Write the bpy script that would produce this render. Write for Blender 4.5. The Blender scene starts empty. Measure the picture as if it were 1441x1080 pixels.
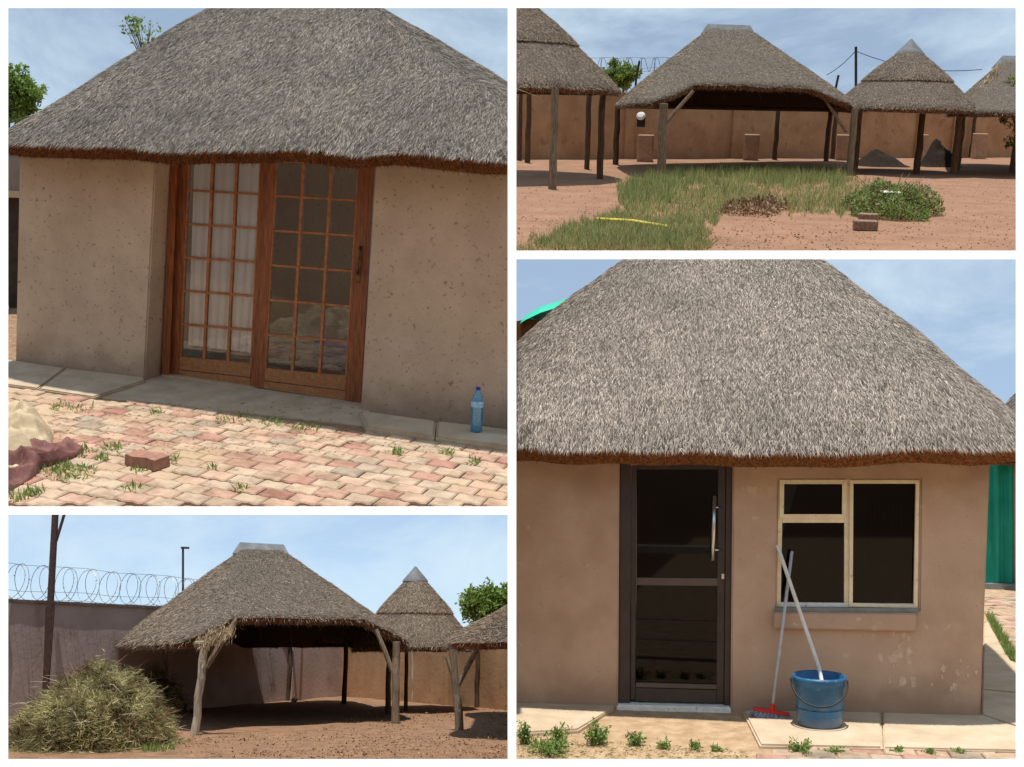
import bpy, bmesh, math, random
import numpy as np
from mathutils import Matrix, Vector, noise

random.seed(7)
RNG = np.random.default_rng(11)
SC = bpy.context.scene
COL = SC.collection
R = math.radians

# ------------------------------------------------------------------ camera, sky, sun, exposure
F = 1600.0                      # focal length in pixels of a 1441 px wide picture
CX, CY = 720.5, 540.0
PITCH = 20.0
cam = bpy.data.cameras.new('camera')
cam.sensor_width = 36.0
cam.lens = 36.0 * F / 1441.0
cam.clip_start = 0.1
cam.clip_end = 2000.0
cam_ob = bpy.data.objects.new('camera', cam)
COL.objects.link(cam_ob)
CAM = Matrix.Rotation(R(90 + PITCH), 4, 'X')
cam_ob.matrix_world = CAM
SC.camera = cam_ob

SUN_DIR = CAM.to_3x3() @ Vector((-0.015, 1.0, 0.05)).normalized()   # towards the sun
sun = bpy.data.lights.new('sun', 'SUN')
sun.energy = 5.0
sun.angle = R(0.5)
sun.color = (1.0, 0.955, 0.88)
sun_ob = bpy.data.objects.new('sun', sun)
COL.objects.link(sun_ob)
sun_ob.rotation_euler = SUN_DIR.to_track_quat('Z', 'Y').to_euler()

world = bpy.data.worlds.new('World')
SC.world = world
world.use_nodes = True
wn, wl = world.node_tree.nodes, world.node_tree.links
wn.clear()
w_out = wn.new('ShaderNodeOutputWorld')
w_bg = wn.new('ShaderNodeBackground')
w_bg.inputs['Strength'].default_value = 0.15
sky = wn.new('ShaderNodeTexSky')
sky.sky_type = 'NISHITA'
sky.sun_disc = False
sky.sun_elevation = math.asin(SUN_DIR.z)
sky.sun_rotation = math.atan2(SUN_DIR.x, SUN_DIR.y)
sky.altitude = 1100
sky.air_density = 1.1
sky.dust_density = 0.6
sky.ozone_density = 1.6
tc = wn.new('ShaderNodeTexCoord')
mp = wn.new('ShaderNodeMapping')
mp.inputs['Scale'].default_value = (2.2, 2.2, 4.6)
mp.inputs['Rotation'].default_value = (0.25, 0.2, 0.5)
cn = wn.new('ShaderNodeTexNoise')
cn.inputs['Scale'].default_value = 1.9
cn.inputs['Detail'].default_value = 9
cn.inputs['Roughness'].default_value = 0.62
cn.inputs['Distortion'].default_value = 0.5
cr = wn.new('ShaderNodeValToRGB')
cr.color_ramp.elements[0].position = 0.40
cr.color_ramp.elements[0].color = (0.34, 0.34, 0.34, 1)
cr.color_ramp.elements[1].position = 0.67
cr.color_ramp.elements[1].color = (0.92, 0.92, 0.92, 1)
cm = wn.new('ShaderNodeMix')
cm.data_type = 'RGBA'
cm.inputs[7].default_value = (4.6, 5.6, 6.2, 1)
wl.new(tc.outputs['Generated'], mp.inputs['Vector'])
wl.new(mp.outputs['Vector'], cn.inputs['Vector'])
wl.new(cn.outputs['Fac'], cr.inputs['Fac'])
wl.new(cr.outputs['Color'], cm.inputs[0])
wl.new(sky.outputs['Color'], cm.inputs[6])
wl.new(cm.outputs[2], w_bg.inputs['Color'])
wl.new(w_bg.outputs['Background'], w_out.inputs['Surface'])

SC.view_settings.view_transform = 'Standard'
SC.view_settings.look = 'None'
SC.view_settings.exposure = 0.08
SC.view_settings.gamma = 1.0
SC.view_settings.use_curve_mapping = False
SC.render.engine = 'CYCLES'

# ------------------------------------------------------------------ the four courtyards (each a rigid stage)
def cray(px, py):
    return Vector((px - CX, CY - py, -F))

class Stage:
    """A courtyard: x to the right, y away, z up, the viewer standing h above (0,0,0)."""
    def __init__(s, cx, yh, slope, h):
        p1, p2 = cray(cx - 300, yh - 300 * slope), cray(cx + 300, yh + 300 * slope)
        n = p2.cross(p1).normalized()
        f = cray(cx, yh).normalized()
        x = f.cross(n)
        s.Rm = Matrix((x, f, n)).transposed()
        s.h = h
        s.M = CAM @ Matrix.Translation(-n * h) @ s.Rm.to_4x4()
        s.eye = Vector((0, 0, h))
    def dir(s, px, py):
        return (s.Rm.transposed() @ cray(px, py)).normalized()
    def g(s, px, py, z=0.0):
        d = s.dir(px, py)
        return s.eye + d * ((z - s.h) / d.z)
    def at(s, px, py, base):
        """the point seen at (px,py) in the upright plane that faces the viewer at base"""
        n = Vector((base.x, base.y, 0)).normalized()
        d = s.dir(px, py)
        return s.eye + d * ((base - s.eye).dot(n) / d.dot(n))
    def dep(s, px, py, y):
        d = s.dir(px, py)
        return s.eye + d * (y / d.y)
    def cut(s, x0, y0, x1, y1):
        """plane through the eye: (point, normal)"""
        return s.eye, s.dir(x0, y0).cross(s.dir(x1, y1)).normalized()

TL = Stage(362, 150, 0.055, 2.73)
TR = Stage(1078, 152, 0.022, 2.45)
BL = Stage(362, 907, 0.0, 1.9)
BR = Stage(1078, 630, 0.0, 2.28)

class Plane:
    def __init__(s, S, a, b, back=0.0):
        s.S = S
        s.u = (b - a).normalized()
        s.n = Vector((s.u.y, -s.u.x, 0)).normalized()          # towards the viewer
        if s.n.dot(S.eye - a) < 0: s.n = -s.n
        s.p = a - s.n * back
    def on(s, px, py, out=0.0):
        d = s.S.dir(px, py)
        return s.S.eye + d * ((s.p + s.n * out - s.S.eye).dot(s.n) / d.dot(s.n))

# ------------------------------------------------------------------ materials
MATS = {}
def mat(name, c1, c2=None, scale=6.0, rough=0.85, bump=0.0, bscale=None, detail=6, spec=0.3, lo=0.35, hi=0.65,
        rand=None, metallic=0.0, stretch=None, spots=None, thin=0.0, pos=False, splash=None):
    m = bpy.data.materials.new(name)
    m.use_nodes = True
    nt = m.node_tree
    n, l = nt.nodes, nt.links
    b = n['Principled BSDF']
    b.inputs['Roughness'].default_value = rough
    b.inputs['Metallic'].default_value = metallic
    if 'Specular IOR Level' in b.inputs: b.inputs['Specular IOR Level'].default_value = spec if rough < 0.89 else min(spec, 0.08)
    c2 = c2 or c1
    t = n.new('ShaderNodeTexCoord')
    vec = t.outputs['Object']
    if pos: vec = n.new('ShaderNodeNewGeometry').outputs['Position']
    base_vec = vec
    if stretch:
        mpn = n.new('ShaderNodeMapping')
        mpn.inputs['Scale'].default_value = stretch
        l.new(vec, mpn.inputs['Vector'])
        vec = mpn.outputs['Vector']
    tex = n.new('ShaderNodeTexNoise')
    tex.inputs['Scale'].default_value = scale
    tex.inputs['Detail'].default_value = detail
    tex.inputs['Roughness'].default_value = 0.62
    l.new(vec, tex.inputs['Vector'])
    rp = n.new('ShaderNodeValToRGB')
    rp.color_ramp.elements[0].position = lo
    rp.color_ramp.elements[0].color = (*c1, 1)
    rp.color_ramp.elements[1].position = hi
    rp.color_ramp.elements[1].color = (*c2, 1)
    l.new(tex.outputs['Fac'], rp.inputs['Fac'])
    col = rp.outputs['Color']
    if rand:                                       # ('object'|'island', [(pos, colour) ...], mix)
        if rand[0] == 'object':
            src = n.new('ShaderNodeObjectInfo').outputs['Random']
        else:
            src = n.new('ShaderNodeNewGeometry').outputs['Random Per Island']
        r2 = n.new('ShaderNodeValToRGB')
        els = r2.color_ramp.elements
        for i, (p, c) in enumerate(rand[1]):
            e = els[i] if i < 2 else els.new(p)
            e.position = p
            e.color = (*c, 1)
        l.new(src, r2.inputs['Fac'])
        mx = n.new('ShaderNodeMix')
        mx.data_type = 'RGBA'
        mx.blend_type = rand[3] if len(rand) > 3 else 'MIX'
        mx.inputs[0].default_value = rand[2]
        l.new(col, mx.inputs[6])
        l.new(r2.outputs['Color'], mx.inputs[7])
        col = mx.outputs[2]
    for sp in (spots or []):                       # (scale, threshold, width, colour, amount)
        tx = n.new('ShaderNodeTexNoise')
        tx.inputs['Scale'].default_value = sp[0]
        tx.inputs['Detail'].default_value = 3
        l.new(base_vec, tx.inputs['Vector'])
        mr = n.new('ShaderNodeMapRange')
        mr.inputs[1].default_value = sp[1]
        mr.inputs[2].default_value = sp[1] + sp[2]
        mr.inputs[3].default_value = 0
        mr.inputs[4].default_value = sp[4]
        l.new(tx.outputs['Fac'], mr.inputs[0])
        mx = n.new('ShaderNodeMix')
        mx.data_type = 'RGBA'
        mx.inputs[7].default_value = (*sp[3], 1)
        l.new(mr.outputs[0], mx.inputs[0])
        l.new(col, mx.inputs[6])
        col = mx.outputs[2]
    if splash:                                     # (height, colour, amount): mud thrown up at the foot of a wall
        sx = n.new('ShaderNodeSeparateXYZ')
        l.new(t.outputs['Object'], sx.inputs[0])
        m1 = n.new('ShaderNodeMapRange')
        m1.inputs[1].default_value = 0.0
        m1.inputs[2].default_value = splash[0]
        m1.inputs[3].default_value = 1.0
        m1.inputs[4].default_value = 0.0
        l.new(sx.outputs['Z'], m1.inputs[0])
        tx = n.new('ShaderNodeTexNoise')
        tx.inputs['Scale'].default_value = 3.5
        tx.inputs['Detail'].default_value = 8
        l.new(base_vec, tx.inputs['Vector'])
        m2 = n.new('ShaderNodeMath')
        m2.operation = 'MULTIPLY'
        l.new(m1.outputs[0], m2.inputs[0])
        l.new(tx.outputs['Fac'], m2.inputs[1])
        m3 = n.new('ShaderNodeMapRange')
        m3.inputs[1].default_value = 0.16
        m3.inputs[2].default_value = 0.42
        m3.inputs[4].default_value = splash[2]
        l.new(m2.outputs[0], m3.inputs[0])
        mx = n.new('ShaderNodeMix')
        mx.data_type = 'RGBA'
        mx.inputs[7].default_value = (*splash[1], 1)
        l.new(m3.outputs[0], mx.inputs[0])
        l.new(col, mx.inputs[6])
        col = mx.outputs[2]
    l.new(col, b.inputs['Base Color'])
    if thin:
        tl_ = n.new('ShaderNodeBsdfTranslucent')
        ms = n.new('ShaderNodeMixShader')
        ms.inputs[0].default_value = thin
        l.new(col, tl_.inputs['Color'])
        l.new(b.outputs['BSDF'], ms.inputs[1])
        l.new(tl_.outputs['BSDF'], ms.inputs[2])
        l.new(ms.outputs[0], n['Material Output'].inputs['Surface'])
    if bump:
        bt = n.new('ShaderNodeTexNoise')
        bt.inputs['Scale'].default_value = bscale or scale * 6
        bt.inputs['Detail'].default_value = 5
        l.new(vec, bt.inputs['Vector'])
        bn = n.new('ShaderNodeBump')
        bn.inputs['Strength'].default_value = bump
        bn.inputs['Distance'].default_value = 0.02
        l.new(bt.outputs['Fac'], bn.inputs['Height'])
        l.new(bn.outputs['Normal'], b.inputs['Normal'])
    MATS[name] = m
    return m

def glass(name, tint, refl=1.0):
    m = bpy.data.materials.new(name)
    m.use_nodes = True
    n, l = m.node_tree.nodes, m.node_tree.links
    n.clear()
    o = n.new('ShaderNodeOutputMaterial')
    tr = n.new('ShaderNodeBsdfTransparent')
    tr.inputs['Color'].default_value = (*tint, 1)
    gl = n.new('ShaderNodeBsdfGlossy')
    gl.inputs['Roughness'].default_value = 0.03
    fr = n.new('ShaderNodeFresnel')
    fr.inputs['IOR'].default_value = 1.5
    mu = n.new('ShaderNodeMath')
    mu.operation = 'MULTIPLY'
    mu.inputs[1].default_value = refl
    mx = n.new('ShaderNodeMixShader')
    l.new(fr.outputs['Fac'], mu.inputs[0])
    l.new(mu.outputs[0], mx.inputs[0])
    l.new(tr.outputs['BSDF'], mx.inputs[1])
    l.new(gl.outputs['BSDF'], mx.inputs[2])
    l.new(mx.outputs[0], o.inputs['Surface'])
    return m

def tinted(name, tint, body, amount, refl=1.5):
    m = glass(name, tint, refl)
    n, l = m.node_tree.nodes, m.node_tree.links
    mix = next(x for x in n if x.type == 'MIX_SHADER')
    tr = next(x for x in n if x.type == 'BSDF_TRANSPARENT')
    d = n.new('ShaderNodeBsdfDiffuse')
    d.inputs['Color'].default_value = (*body, 1)
    m2 = n.new('ShaderNodeMixShader')
    m2.inputs[0].default_value = amount
    l.new(tr.outputs[0], m2.inputs[1])
    l.new(d.outputs[0], m2.inputs[2])
    l.new(m2.outputs[0], mix.inputs[1])
    return m

def straw_ramp(d, m, li):
    return [(0.0, d), (0.30, tuple(0.5 * (a + b) for a, b in zip(d, m))), (0.55, m), (0.82, tuple(0.5 * (a + b) for a, b in zip(m, li))), (1.0, li)]

GREY = straw_ramp((0.026, 0.023, 0.021), (0.215, 0.197, 0.178), (0.57, 0.535, 0.49))
PALE = straw_ramp((0.036, 0.030, 0.027), (0.335, 0.30, 0.268), (0.78, 0.72, 0.655))
BROWN = straw_ramp((0.085, 0.063, 0.048), (0.30, 0.235, 0.18), (0.52, 0.43, 0.345))
M = dict(
    thatch_grey=mat('thatch_grey', (0.58, 0.57, 0.56), (1.12, 1.08, 1.02), 1.0, 0.9, rand=('island', GREY, 1.0, 'MULTIPLY'), lo=0.2, hi=0.6),
    thatch_pale=mat('thatch_pale', (0.64, 0.62, 0.61), (1.12, 1.06, 1.0), 1.0, 0.9, rand=('island', PALE, 1.0, 'MULTIPLY'), lo=0.2, hi=0.6),
    thatch_brown=mat('thatch_brown', (0.6, 0.58, 0.56), (1.0, 0.98, 0.94), 1.2, 0.9, rand=('island', BROWN, 1.0, 'MULTIPLY'), lo=0.2, hi=0.6),
    thatch_base=mat('thatch_base', (0.06, 0.05, 0.042), (0.17, 0.145, 0.12), 60, 0.95, bump=0.6, bscale=90),
    thatch_butt=mat('thatch_butt', (0.085, 0.033, 0.014), (0.27, 0.115, 0.045), 45, 0.95, bump=0.8, bscale=70),
    butt_straw=mat('butt_straw', (1, 1, 1), rand=('island', straw_ramp((0.05, 0.02, 0.01), (0.22, 0.085, 0.032), (0.42, 0.19, 0.085)), 1.0)),
    under=mat('under', (0.022, 0.012, 0.007), (0.06, 0.032, 0.018), 25, 0.95, bump=0.6),  # thatch underside, darkened to paint in the shade below the roofs
    golden_straw=mat('golden_straw', (1, 1, 1), rand=('island', straw_ramp((0.15, 0.10, 0.055), (0.36, 0.27, 0.16), (0.58, 0.46, 0.29)), 1.0)),
    clay=mat('clay', (0.415, 0.327, 0.252), (0.50, 0.402, 0.315), 2.2, 0.93, bump=0.4, bscale=14, detail=9, splash=(0.55, (0.27, 0.19, 0.135), 0.6),
             spots=[(26, 0.64, 0.04, (0.19, 0.12, 0.08), 0.65), (60, 0.66, 0.04, (0.20, 0.13, 0.09), 0.5), (1.4, 0.56, 0.16, (0.50, 0.41, 0.325), 0.45)]),
    clay_warm=mat('clay_warm', (0.43, 0.297, 0.212), (0.51, 0.365, 0.267), 1.8, 0.93, bump=0.3, bscale=14, detail=9, splash=(0.6, (0.30, 0.19, 0.125), 0.65),
                  spots=[(2.3, 0.60, 0.10, (0.52, 0.385, 0.28), 0.5), (7, 0.68, 0.04, (0.58, 0.45, 0.34), 0.6), (1.3, 0.56, 0.14, (0.30, 0.19, 0.135), 0.45), (45, 0.68, 0.04, (0.22, 0.14, 0.1), 0.45)]),
    dark_room=mat('dark_room', (0.06, 0.05, 0.045), (0.10, 0.085, 0.075), 4),
    door_wood=mat('door_wood', (0.135, 0.040, 0.014), (0.30, 0.098, 0.034), 8, 0.5, bump=0.15, stretch=(6, 6, 0.7), spec=0.45),
    door_wood_pale=mat('door_wood_pale', (0.24, 0.105, 0.045), (0.37, 0.185, 0.085), 8, 0.6, bump=0.15, stretch=(0.9, 6, 6)),
    muntin=mat('muntin', (0.25, 0.090, 0.035), (0.42, 0.18, 0.075), 20, 0.55),
    brass=mat('brass', (0.10, 0.07, 0.04), (0.22, 0.15, 0.08), 30, 0.4, metallic=0.8),
    curtain=mat('curtain', (0.84, 0.84, 0.85), (0.90, 0.90, 0.90), 6, 0.95, thin=0.25),
    concrete=mat('concrete', (0.37, 0.29, 0.205), (0.49, 0.39, 0.285), 4.0, 0.95, bump=0.25, bscale=60,
                 spots=[(1.5, 0.55, 0.15, (0.44, 0.33, 0.22), 0.6)]),
    concrete_pale=mat('concrete_pale', (0.45, 0.345, 0.235), (0.57, 0.455, 0.325), 3.0, 0.95, bump=0.2, bscale=60,
                      spots=[(2.2, 0.57, 0.12, (0.50, 0.38, 0.27), 0.5)]),
    sand=mat('sand', (0.36, 0.235, 0.135), (0.52, 0.37, 0.235), 7, 0.97, bump=0.5, bscale=80),
    joint=mat('joint', (0.20, 0.125, 0.075), (0.34, 0.22, 0.135), 12, 0.97, bump=0.6, bscale=90),
    paver=mat('paver', (0.60, 0.54, 0.48), (1.12, 1.08, 1.02), 5, 0.95, pos=True, spots=[(1.3, 0.50, 0.14, (0.45, 0.33, 0.21), 0.65), (16, 0.62, 0.06, (0.22, 0.15, 0.10), 0.5)], detail=10, bump=0.35, bscale=120, lo=0.3, hi=0.6,
              rand=('object', [(0.0, (0.47, 0.355, 0.265)), (0.25, (0.42, 0.335, 0.255)), (0.5, (0.475, 0.33, 0.25)), (0.68, (0.41, 0.265, 0.205)),
                               (0.82, (0.37, 0.20, 0.16)), (0.93, (0.43, 0.325, 0.245)), (1.0, (0.31, 0.265, 0.22))], 1.0, 'MULTIPLY')),
    red_brick=mat('red_brick', (0.26, 0.135, 0.10), (0.38, 0.20, 0.15), 18, 0.95, bump=0.5, bscale=70),
    grey_brick=mat('grey_brick', (0.17, 0.105, 0.075), (0.30, 0.20, 0.145), 18, 0.95, bump=0.5, bscale=70),
    earth=mat('earth', (0.20, 0.108, 0.066), (0.31, 0.175, 0.112), 0.9, 0.98, bump=0.5, bscale=14, lo=0.25, hi=0.75, detail=10,
              spots=[(9, 0.60, 0.10, (0.16, 0.085, 0.052), 0.6), (40, 0.64, 0.06, (0.36, 0.225, 0.15), 0.7)]),
    earth_litter=mat('earth_litter', (0.155, 0.088, 0.052), (0.30, 0.175, 0.105), 2.5, 0.98, bump=0.7, bscale=18, lo=0.3, hi=0.7, detail=10,
              spots=[(14, 0.58, 0.08, (0.15, 0.085, 0.05), 0.7), (30, 0.62, 0.06, (0.47, 0.31, 0.20), 0.7)]),
    wood_grey=mat('wood_grey', (0.12, 0.09, 0.062), (0.29, 0.225, 0.16), 7, 0.9, bump=0.4, stretch=(5, 5, 0.5)),
    wood_brown_shaded=mat('wood_brown_shaded', (0.055, 0.034, 0.022), (0.125, 0.08, 0.05), 7, 0.9, bump=0.4, stretch=(5, 5, 0.5)),  # brown wood darkened so its colour carries the shade of the shelters
    wood_pale=mat('wood_pale', (0.28, 0.235, 0.175), (0.46, 0.40, 0.31), 7, 0.9, bump=0.4, stretch=(5, 5, 0.5)),
    peeled=mat('peeled', (0.46, 0.33, 0.235), (0.62, 0.47, 0.36), 14, 0.97, bump=0.5),
    mud_wall=mat('mud_wall', (0.34, 0.19, 0.10), (0.45, 0.27, 0.15), 0.9, 0.96, bump=0.4, bscale=9, detail=9,
                 spots=[(2.2, 0.62, 0.08, (0.22, 0.11, 0.06), 0.5), (5, 0.60, 0.06, (0.34, 0.18, 0.10), 0.4)]),
    plaster_wall=mat('plaster_wall', (0.37, 0.295, 0.272), (0.45, 0.365, 0.34), 0.7, 0.96, bump=0.3, bscale=9, detail=9,
                 spots=[(1.1, 0.58, 0.15, (0.27, 0.19, 0.16), 0.6)]),
    coping=mat('coping', (0.13, 0.10, 0.085), (0.22, 0.17, 0.145), 2, 0.96, bump=0.3),
    cement_cap=mat('cement_cap', (0.095, 0.102, 0.11), (0.16, 0.17, 0.18), 4, 0.7, bump=0.2, bscale=20),
    steel_dark=mat('steel_dark', (0.022, 0.017, 0.016), (0.045, 0.036, 0.032), 12, 0.6, spec=0.4),
    rust_steel=mat('rust_steel', (0.035, 0.018, 0.014), (0.075, 0.040, 0.030), 12, 0.7),
    wire=mat('wire', (0.20, 0.21, 0.22), (0.30, 0.31, 0.32), 20, 0.5, metallic=0.6),
    wire_dark=mat('wire_dark', (0.03, 0.03, 0.03), rough=0.7),
    door_bronze=mat('door_bronze', (0.026, 0.018, 0.016), (0.045, 0.031, 0.028), 6, 0.42, spec=0.5),
    bronze_lip=mat('bronze_lip', (0.075, 0.052, 0.046), (0.10, 0.072, 0.062), 6, 0.4, spec=0.5),
    steel=mat('steel', (0.55, 0.55, 0.55), (0.66, 0.66, 0.66), 10, 0.28, metallic=0.9),
    cream_paint=mat('cream_paint', (0.68, 0.575, 0.385), (0.80, 0.70, 0.50), 9, 0.6, spots=[(14, 0.64, 0.05, (0.40, 0.30, 0.18), 0.5)]),
    white_paint=mat('white_paint', (0.66, 0.65, 0.60), (0.80, 0.79, 0.74), 14, 0.6, spots=[(20, 0.62, 0.05, (0.35, 0.30, 0.24), 0.6)]),
    slate=mat('slate', (0.15, 0.165, 0.16), (0.22, 0.235, 0.23), 9, 0.7),
    frame_white=mat('frame_white', (0.86, 0.86, 0.86), (0.89, 0.89, 0.89), 3, 0.9),
    blue_plastic=mat('blue_plastic', (0.006, 0.085, 0.21), (0.014, 0.13, 0.29), 5, 0.42, spec=0.5, spots=[(9, 0.58, 0.10, (0.16, 0.20, 0.24), 0.35), (30, 0.66, 0.03, (0.25, 0.27, 0.28), 0.5)], splash=(0.12, (0.22, 0.20, 0.18), 0.45)),
    blue_dark=mat('blue_dark', (0.008, 0.04, 0.11), (0.012, 0.06, 0.15), 5, 0.4, spec=0.5),
    black_plastic=mat('black_plastic', (0.015, 0.016, 0.018), rough=0.5),
    red_plastic=mat('red_plastic', (0.55, 0.018, 0.014), (0.62, 0.03, 0.02), 8, 0.4),
    bristle=mat('bristle', (0.05, 0.06, 0.09), (0.45, 0.47, 0.52), 60, 0.8, rand=('island', [(0.0, (0.03, 0.035, 0.06)), (1.0, (0.5, 0.52, 0.58))], 0.8)),
    stick_white=mat('stick_white', (0.60, 0.585, 0.56), (0.72, 0.70, 0.67), 20, 0.5),
    stick_grey=mat('stick_grey', (0.40, 0.41, 0.45), (0.52, 0.53, 0.57), 20, 0.4),
    bottle_blue=tinted('bottle_blue', (0.72, 0.90, 0.98), (0.16, 0.52, 0.85), 0.38, 1.6),
    bottle_base=mat('bottle_base', (0.02, 0.11, 0.30), (0.05, 0.22, 0.45), 10, 0.2),
    cap_blue=mat('cap_blue', (0.012, 0.02, 0.28), (0.02, 0.03, 0.36), 10, 0.4),
    label_blue=mat('label_blue', (0.12, 0.35, 0.62), (0.40, 0.62, 0.80), 18, 0.4),
    pane=glass('pane', (0.985, 0.985, 0.985), 1.4),
    pane_dark=glass('pane_dark', (0.10, 0.09, 0.088), 0.55),  # dark tint stands in for the unlit room behind the glass
    canvas=mat('canvas', (0.40, 0.31, 0.20), (0.52, 0.42, 0.28), 4, 0.9, bump=0.2, bscale=40),
    maroon=mat('maroon', (0.09, 0.025, 0.022), (0.24, 0.115, 0.10), 4, 0.85, bump=0.2, bscale=40),
    green_tarp=mat('green_tarp', (0.02, 0.42, 0.26), (0.04, 0.54, 0.36), 2, 0.5),
    green_net=mat('green_net', (0.006, 0.22, 0.16), (0.012, 0.29, 0.215), 2, 0.7),
    leaf=mat('leaf', (1, 1, 1), rand=('island', [(0.0, (0.07, 0.13, 0.022)), (0.5, (0.17, 0.26, 0.05)), (1.0, (0.32, 0.42, 0.10))], 1.0), thin=0.4, rough=0.6),
    leaf_yellow=mat('leaf_yellow', (1, 1, 1), rand=('island', [(0.0, (0.10, 0.15, 0.025)), (1.0, (0.26, 0.32, 0.07))], 1.0), thin=0.4, rough=0.6),
    weed=mat('weed', (1, 1, 1), rand=('island', [(0.0, (0.10, 0.17, 0.035)), (0.6, (0.22, 0.32, 0.08)), (1.0, (0.38, 0.45, 0.16))], 1.0), thin=0.4, rough=0.6),
    lawn=mat('lawn', (0.55, 0.6, 0.5), (1.05, 1.0, 0.95), 0.8, rand=('island', [(0.0, (0.13, 0.20, 0.06)), (0.45, (0.25, 0.33, 0.11)), (0.7, (0.38, 0.42, 0.17)), (1.0, (0.62, 0.53, 0.30))], 1.0, 'MULTIPLY'), thin=0.4, rough=0.7),
    dry_grass=mat('dry_grass', (1, 1, 1), rand=('island', [(0.0, (0.16, 0.14, 0.045)), (0.5, (0.33, 0.27, 0.11)), (1.0, (0.52, 0.43, 0.22))], 1.0), thin=0.4, rough=0.8),
    brush=mat('brush', (0.25, 0.19, 0.14), (1.15, 1.12, 1.0), 1.9, lo=0.40, hi=0.58, rand=('island', [(0.0, (0.12, 0.085, 0.045)), (0.25, (0.28, 0.28, 0.12)), (0.55, (0.46, 0.46, 0.23)), (0.8, (0.64, 0.60, 0.38)), (1.0, (0.74, 0.68, 0.47))], 1.0, 'MULTIPLY'), thin=0.4, rough=0.8),
    twig=mat('twig', (1, 1, 1), rand=('island', [(0.0, (0.07, 0.035, 0.022)), (1.0, (0.27, 0.15, 0.095))], 1.0), rough=0.9),
    dead_leaf=mat('dead_leaf', (1, 1, 1), rand=('island', [(0.0, (0.11, 0.06, 0.035)), (0.6, (0.25, 0.15, 0.09)), (1.0, (0.38, 0.26, 0.17))], 1.0), rough=0.9),
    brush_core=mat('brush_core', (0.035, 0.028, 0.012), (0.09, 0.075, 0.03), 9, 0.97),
    bark=mat('bark', (0.10, 0.07, 0.05), (0.2, 0.15, 0.11), 9, 0.95, bump=0.5),
    soil=mat('soil', (0.016, 0.011, 0.008), (0.034, 0.023, 0.017), 9, 0.98, bump=0.9, bscale=20),  # soil darkened further, shelter shade put into the colour
    yellow=mat('yellow', (0.70, 0.56, 0.06), (0.80, 0.66, 0.12), 9, 0.6),
    rag=mat('rag', (0.6, 0.56, 0.5), (0.75, 0.71, 0.65), 9, 0.8),
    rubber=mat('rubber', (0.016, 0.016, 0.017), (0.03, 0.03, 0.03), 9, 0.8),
    grey_wall=mat('grey_wall', (0.22, 0.19, 0.17), (0.29, 0.25, 0.22), 3, 0.95),
    block=mat('block', (0.30, 0.185, 0.12), (0.41, 0.265, 0.18), 5, 0.96, bump=0.5, bscale=25),
    terrain=mat('terrain', (0.12, 0.075, 0.05), (0.19, 0.125, 0.08), 0.05, 0.98),
)

# ------------------------------------------------------------------ helpers
def link(name, me, m, parent=None, mats=None):
    o = bpy.data.objects.new(name, me)
    COL.objects.link(o)
    if not me.materials:
        for q in (mats or [m]): me.materials.append(q)
    if parent is not None: o.parent = parent
    return o

def origin(p):
    return Vector(p['base']) if p is not None and 'base' in p else Vector((0, 0, 0))

def obj(name, bm, m, parent=None, smooth=False, mats=None, off=None):
    """bm is in stage coordinates; the parent's base becomes its origin"""
    off = off if off is not None else BASE.get(parent.name if parent else '', Vector((0, 0, 0)))
    bm.transform(Matrix.Translation(-off))
    bmesh.ops.recalc_face_normals(bm, faces=bm.faces)
    me = bpy.data.meshes.new(name)
    bm.to_mesh(me)
    bm.free()
    if smooth:
        for p in me.polygons: p.use_smooth = True
    o = link(name, me, m, parent, mats)
    if parent is not None: BASE[o.name] = off
    return o

BASE = {}
def tag(o, label, cat, group=None, kind=None):
    o['label'] = label
    o['category'] = cat
    if group: o['group'] = group
    if kind: o['kind'] = kind
    return o

def thing(name, label, cat, S, loc, group=None):
    o = bpy.data.objects.new(name, None)
    o.empty_display_size = 0.1
    COL.objects.link(o)
    o.matrix_world = S.M @ Matrix.Translation(loc)
    BASE[o.name] = Vector(loc)
    return tag(o, label, cat, group)

def single(name, bm, m, S, loc, label, cat, group=None, smooth=False, kind=None):
    """a thing that is one mesh"""
    loc = Vector(loc)
    o = obj(name, bm, m, None, smooth, off=loc)
    o.matrix_world = S.M @ Matrix.Translation(loc)
    BASE[o.name] = loc
    return tag(o, label, cat, group, kind)

def structure(name, bm, m, S, smooth=False, mats=None):
    o = obj(name, bm, m, None, smooth, mats, off=Vector((0, 0, 0)))
    o.matrix_world = S.M.copy()
    o['kind'] = 'structure'
    BASE[o.name] = Vector((0, 0, 0))
    return o

def BM(): return bmesh.new()

def prism(bm, a, b):
    """closed solid between two like polygons"""
    va = [bm.verts.new(p) for p in a]
    vb = [bm.verts.new(p) for p in b]
    n = len(a)
    bm.faces.new(va)
    bm.faces.new(vb[::-1])
    for i in range(n):
        j = (i + 1) % n
        bm.faces.new((va[i], vb[i], vb[j], va[j]))
    return bm

def slab(bm, pts, d):
    """pts pushed along vector d"""
    return prism(bm, pts, [p + d for p in pts])

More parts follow.
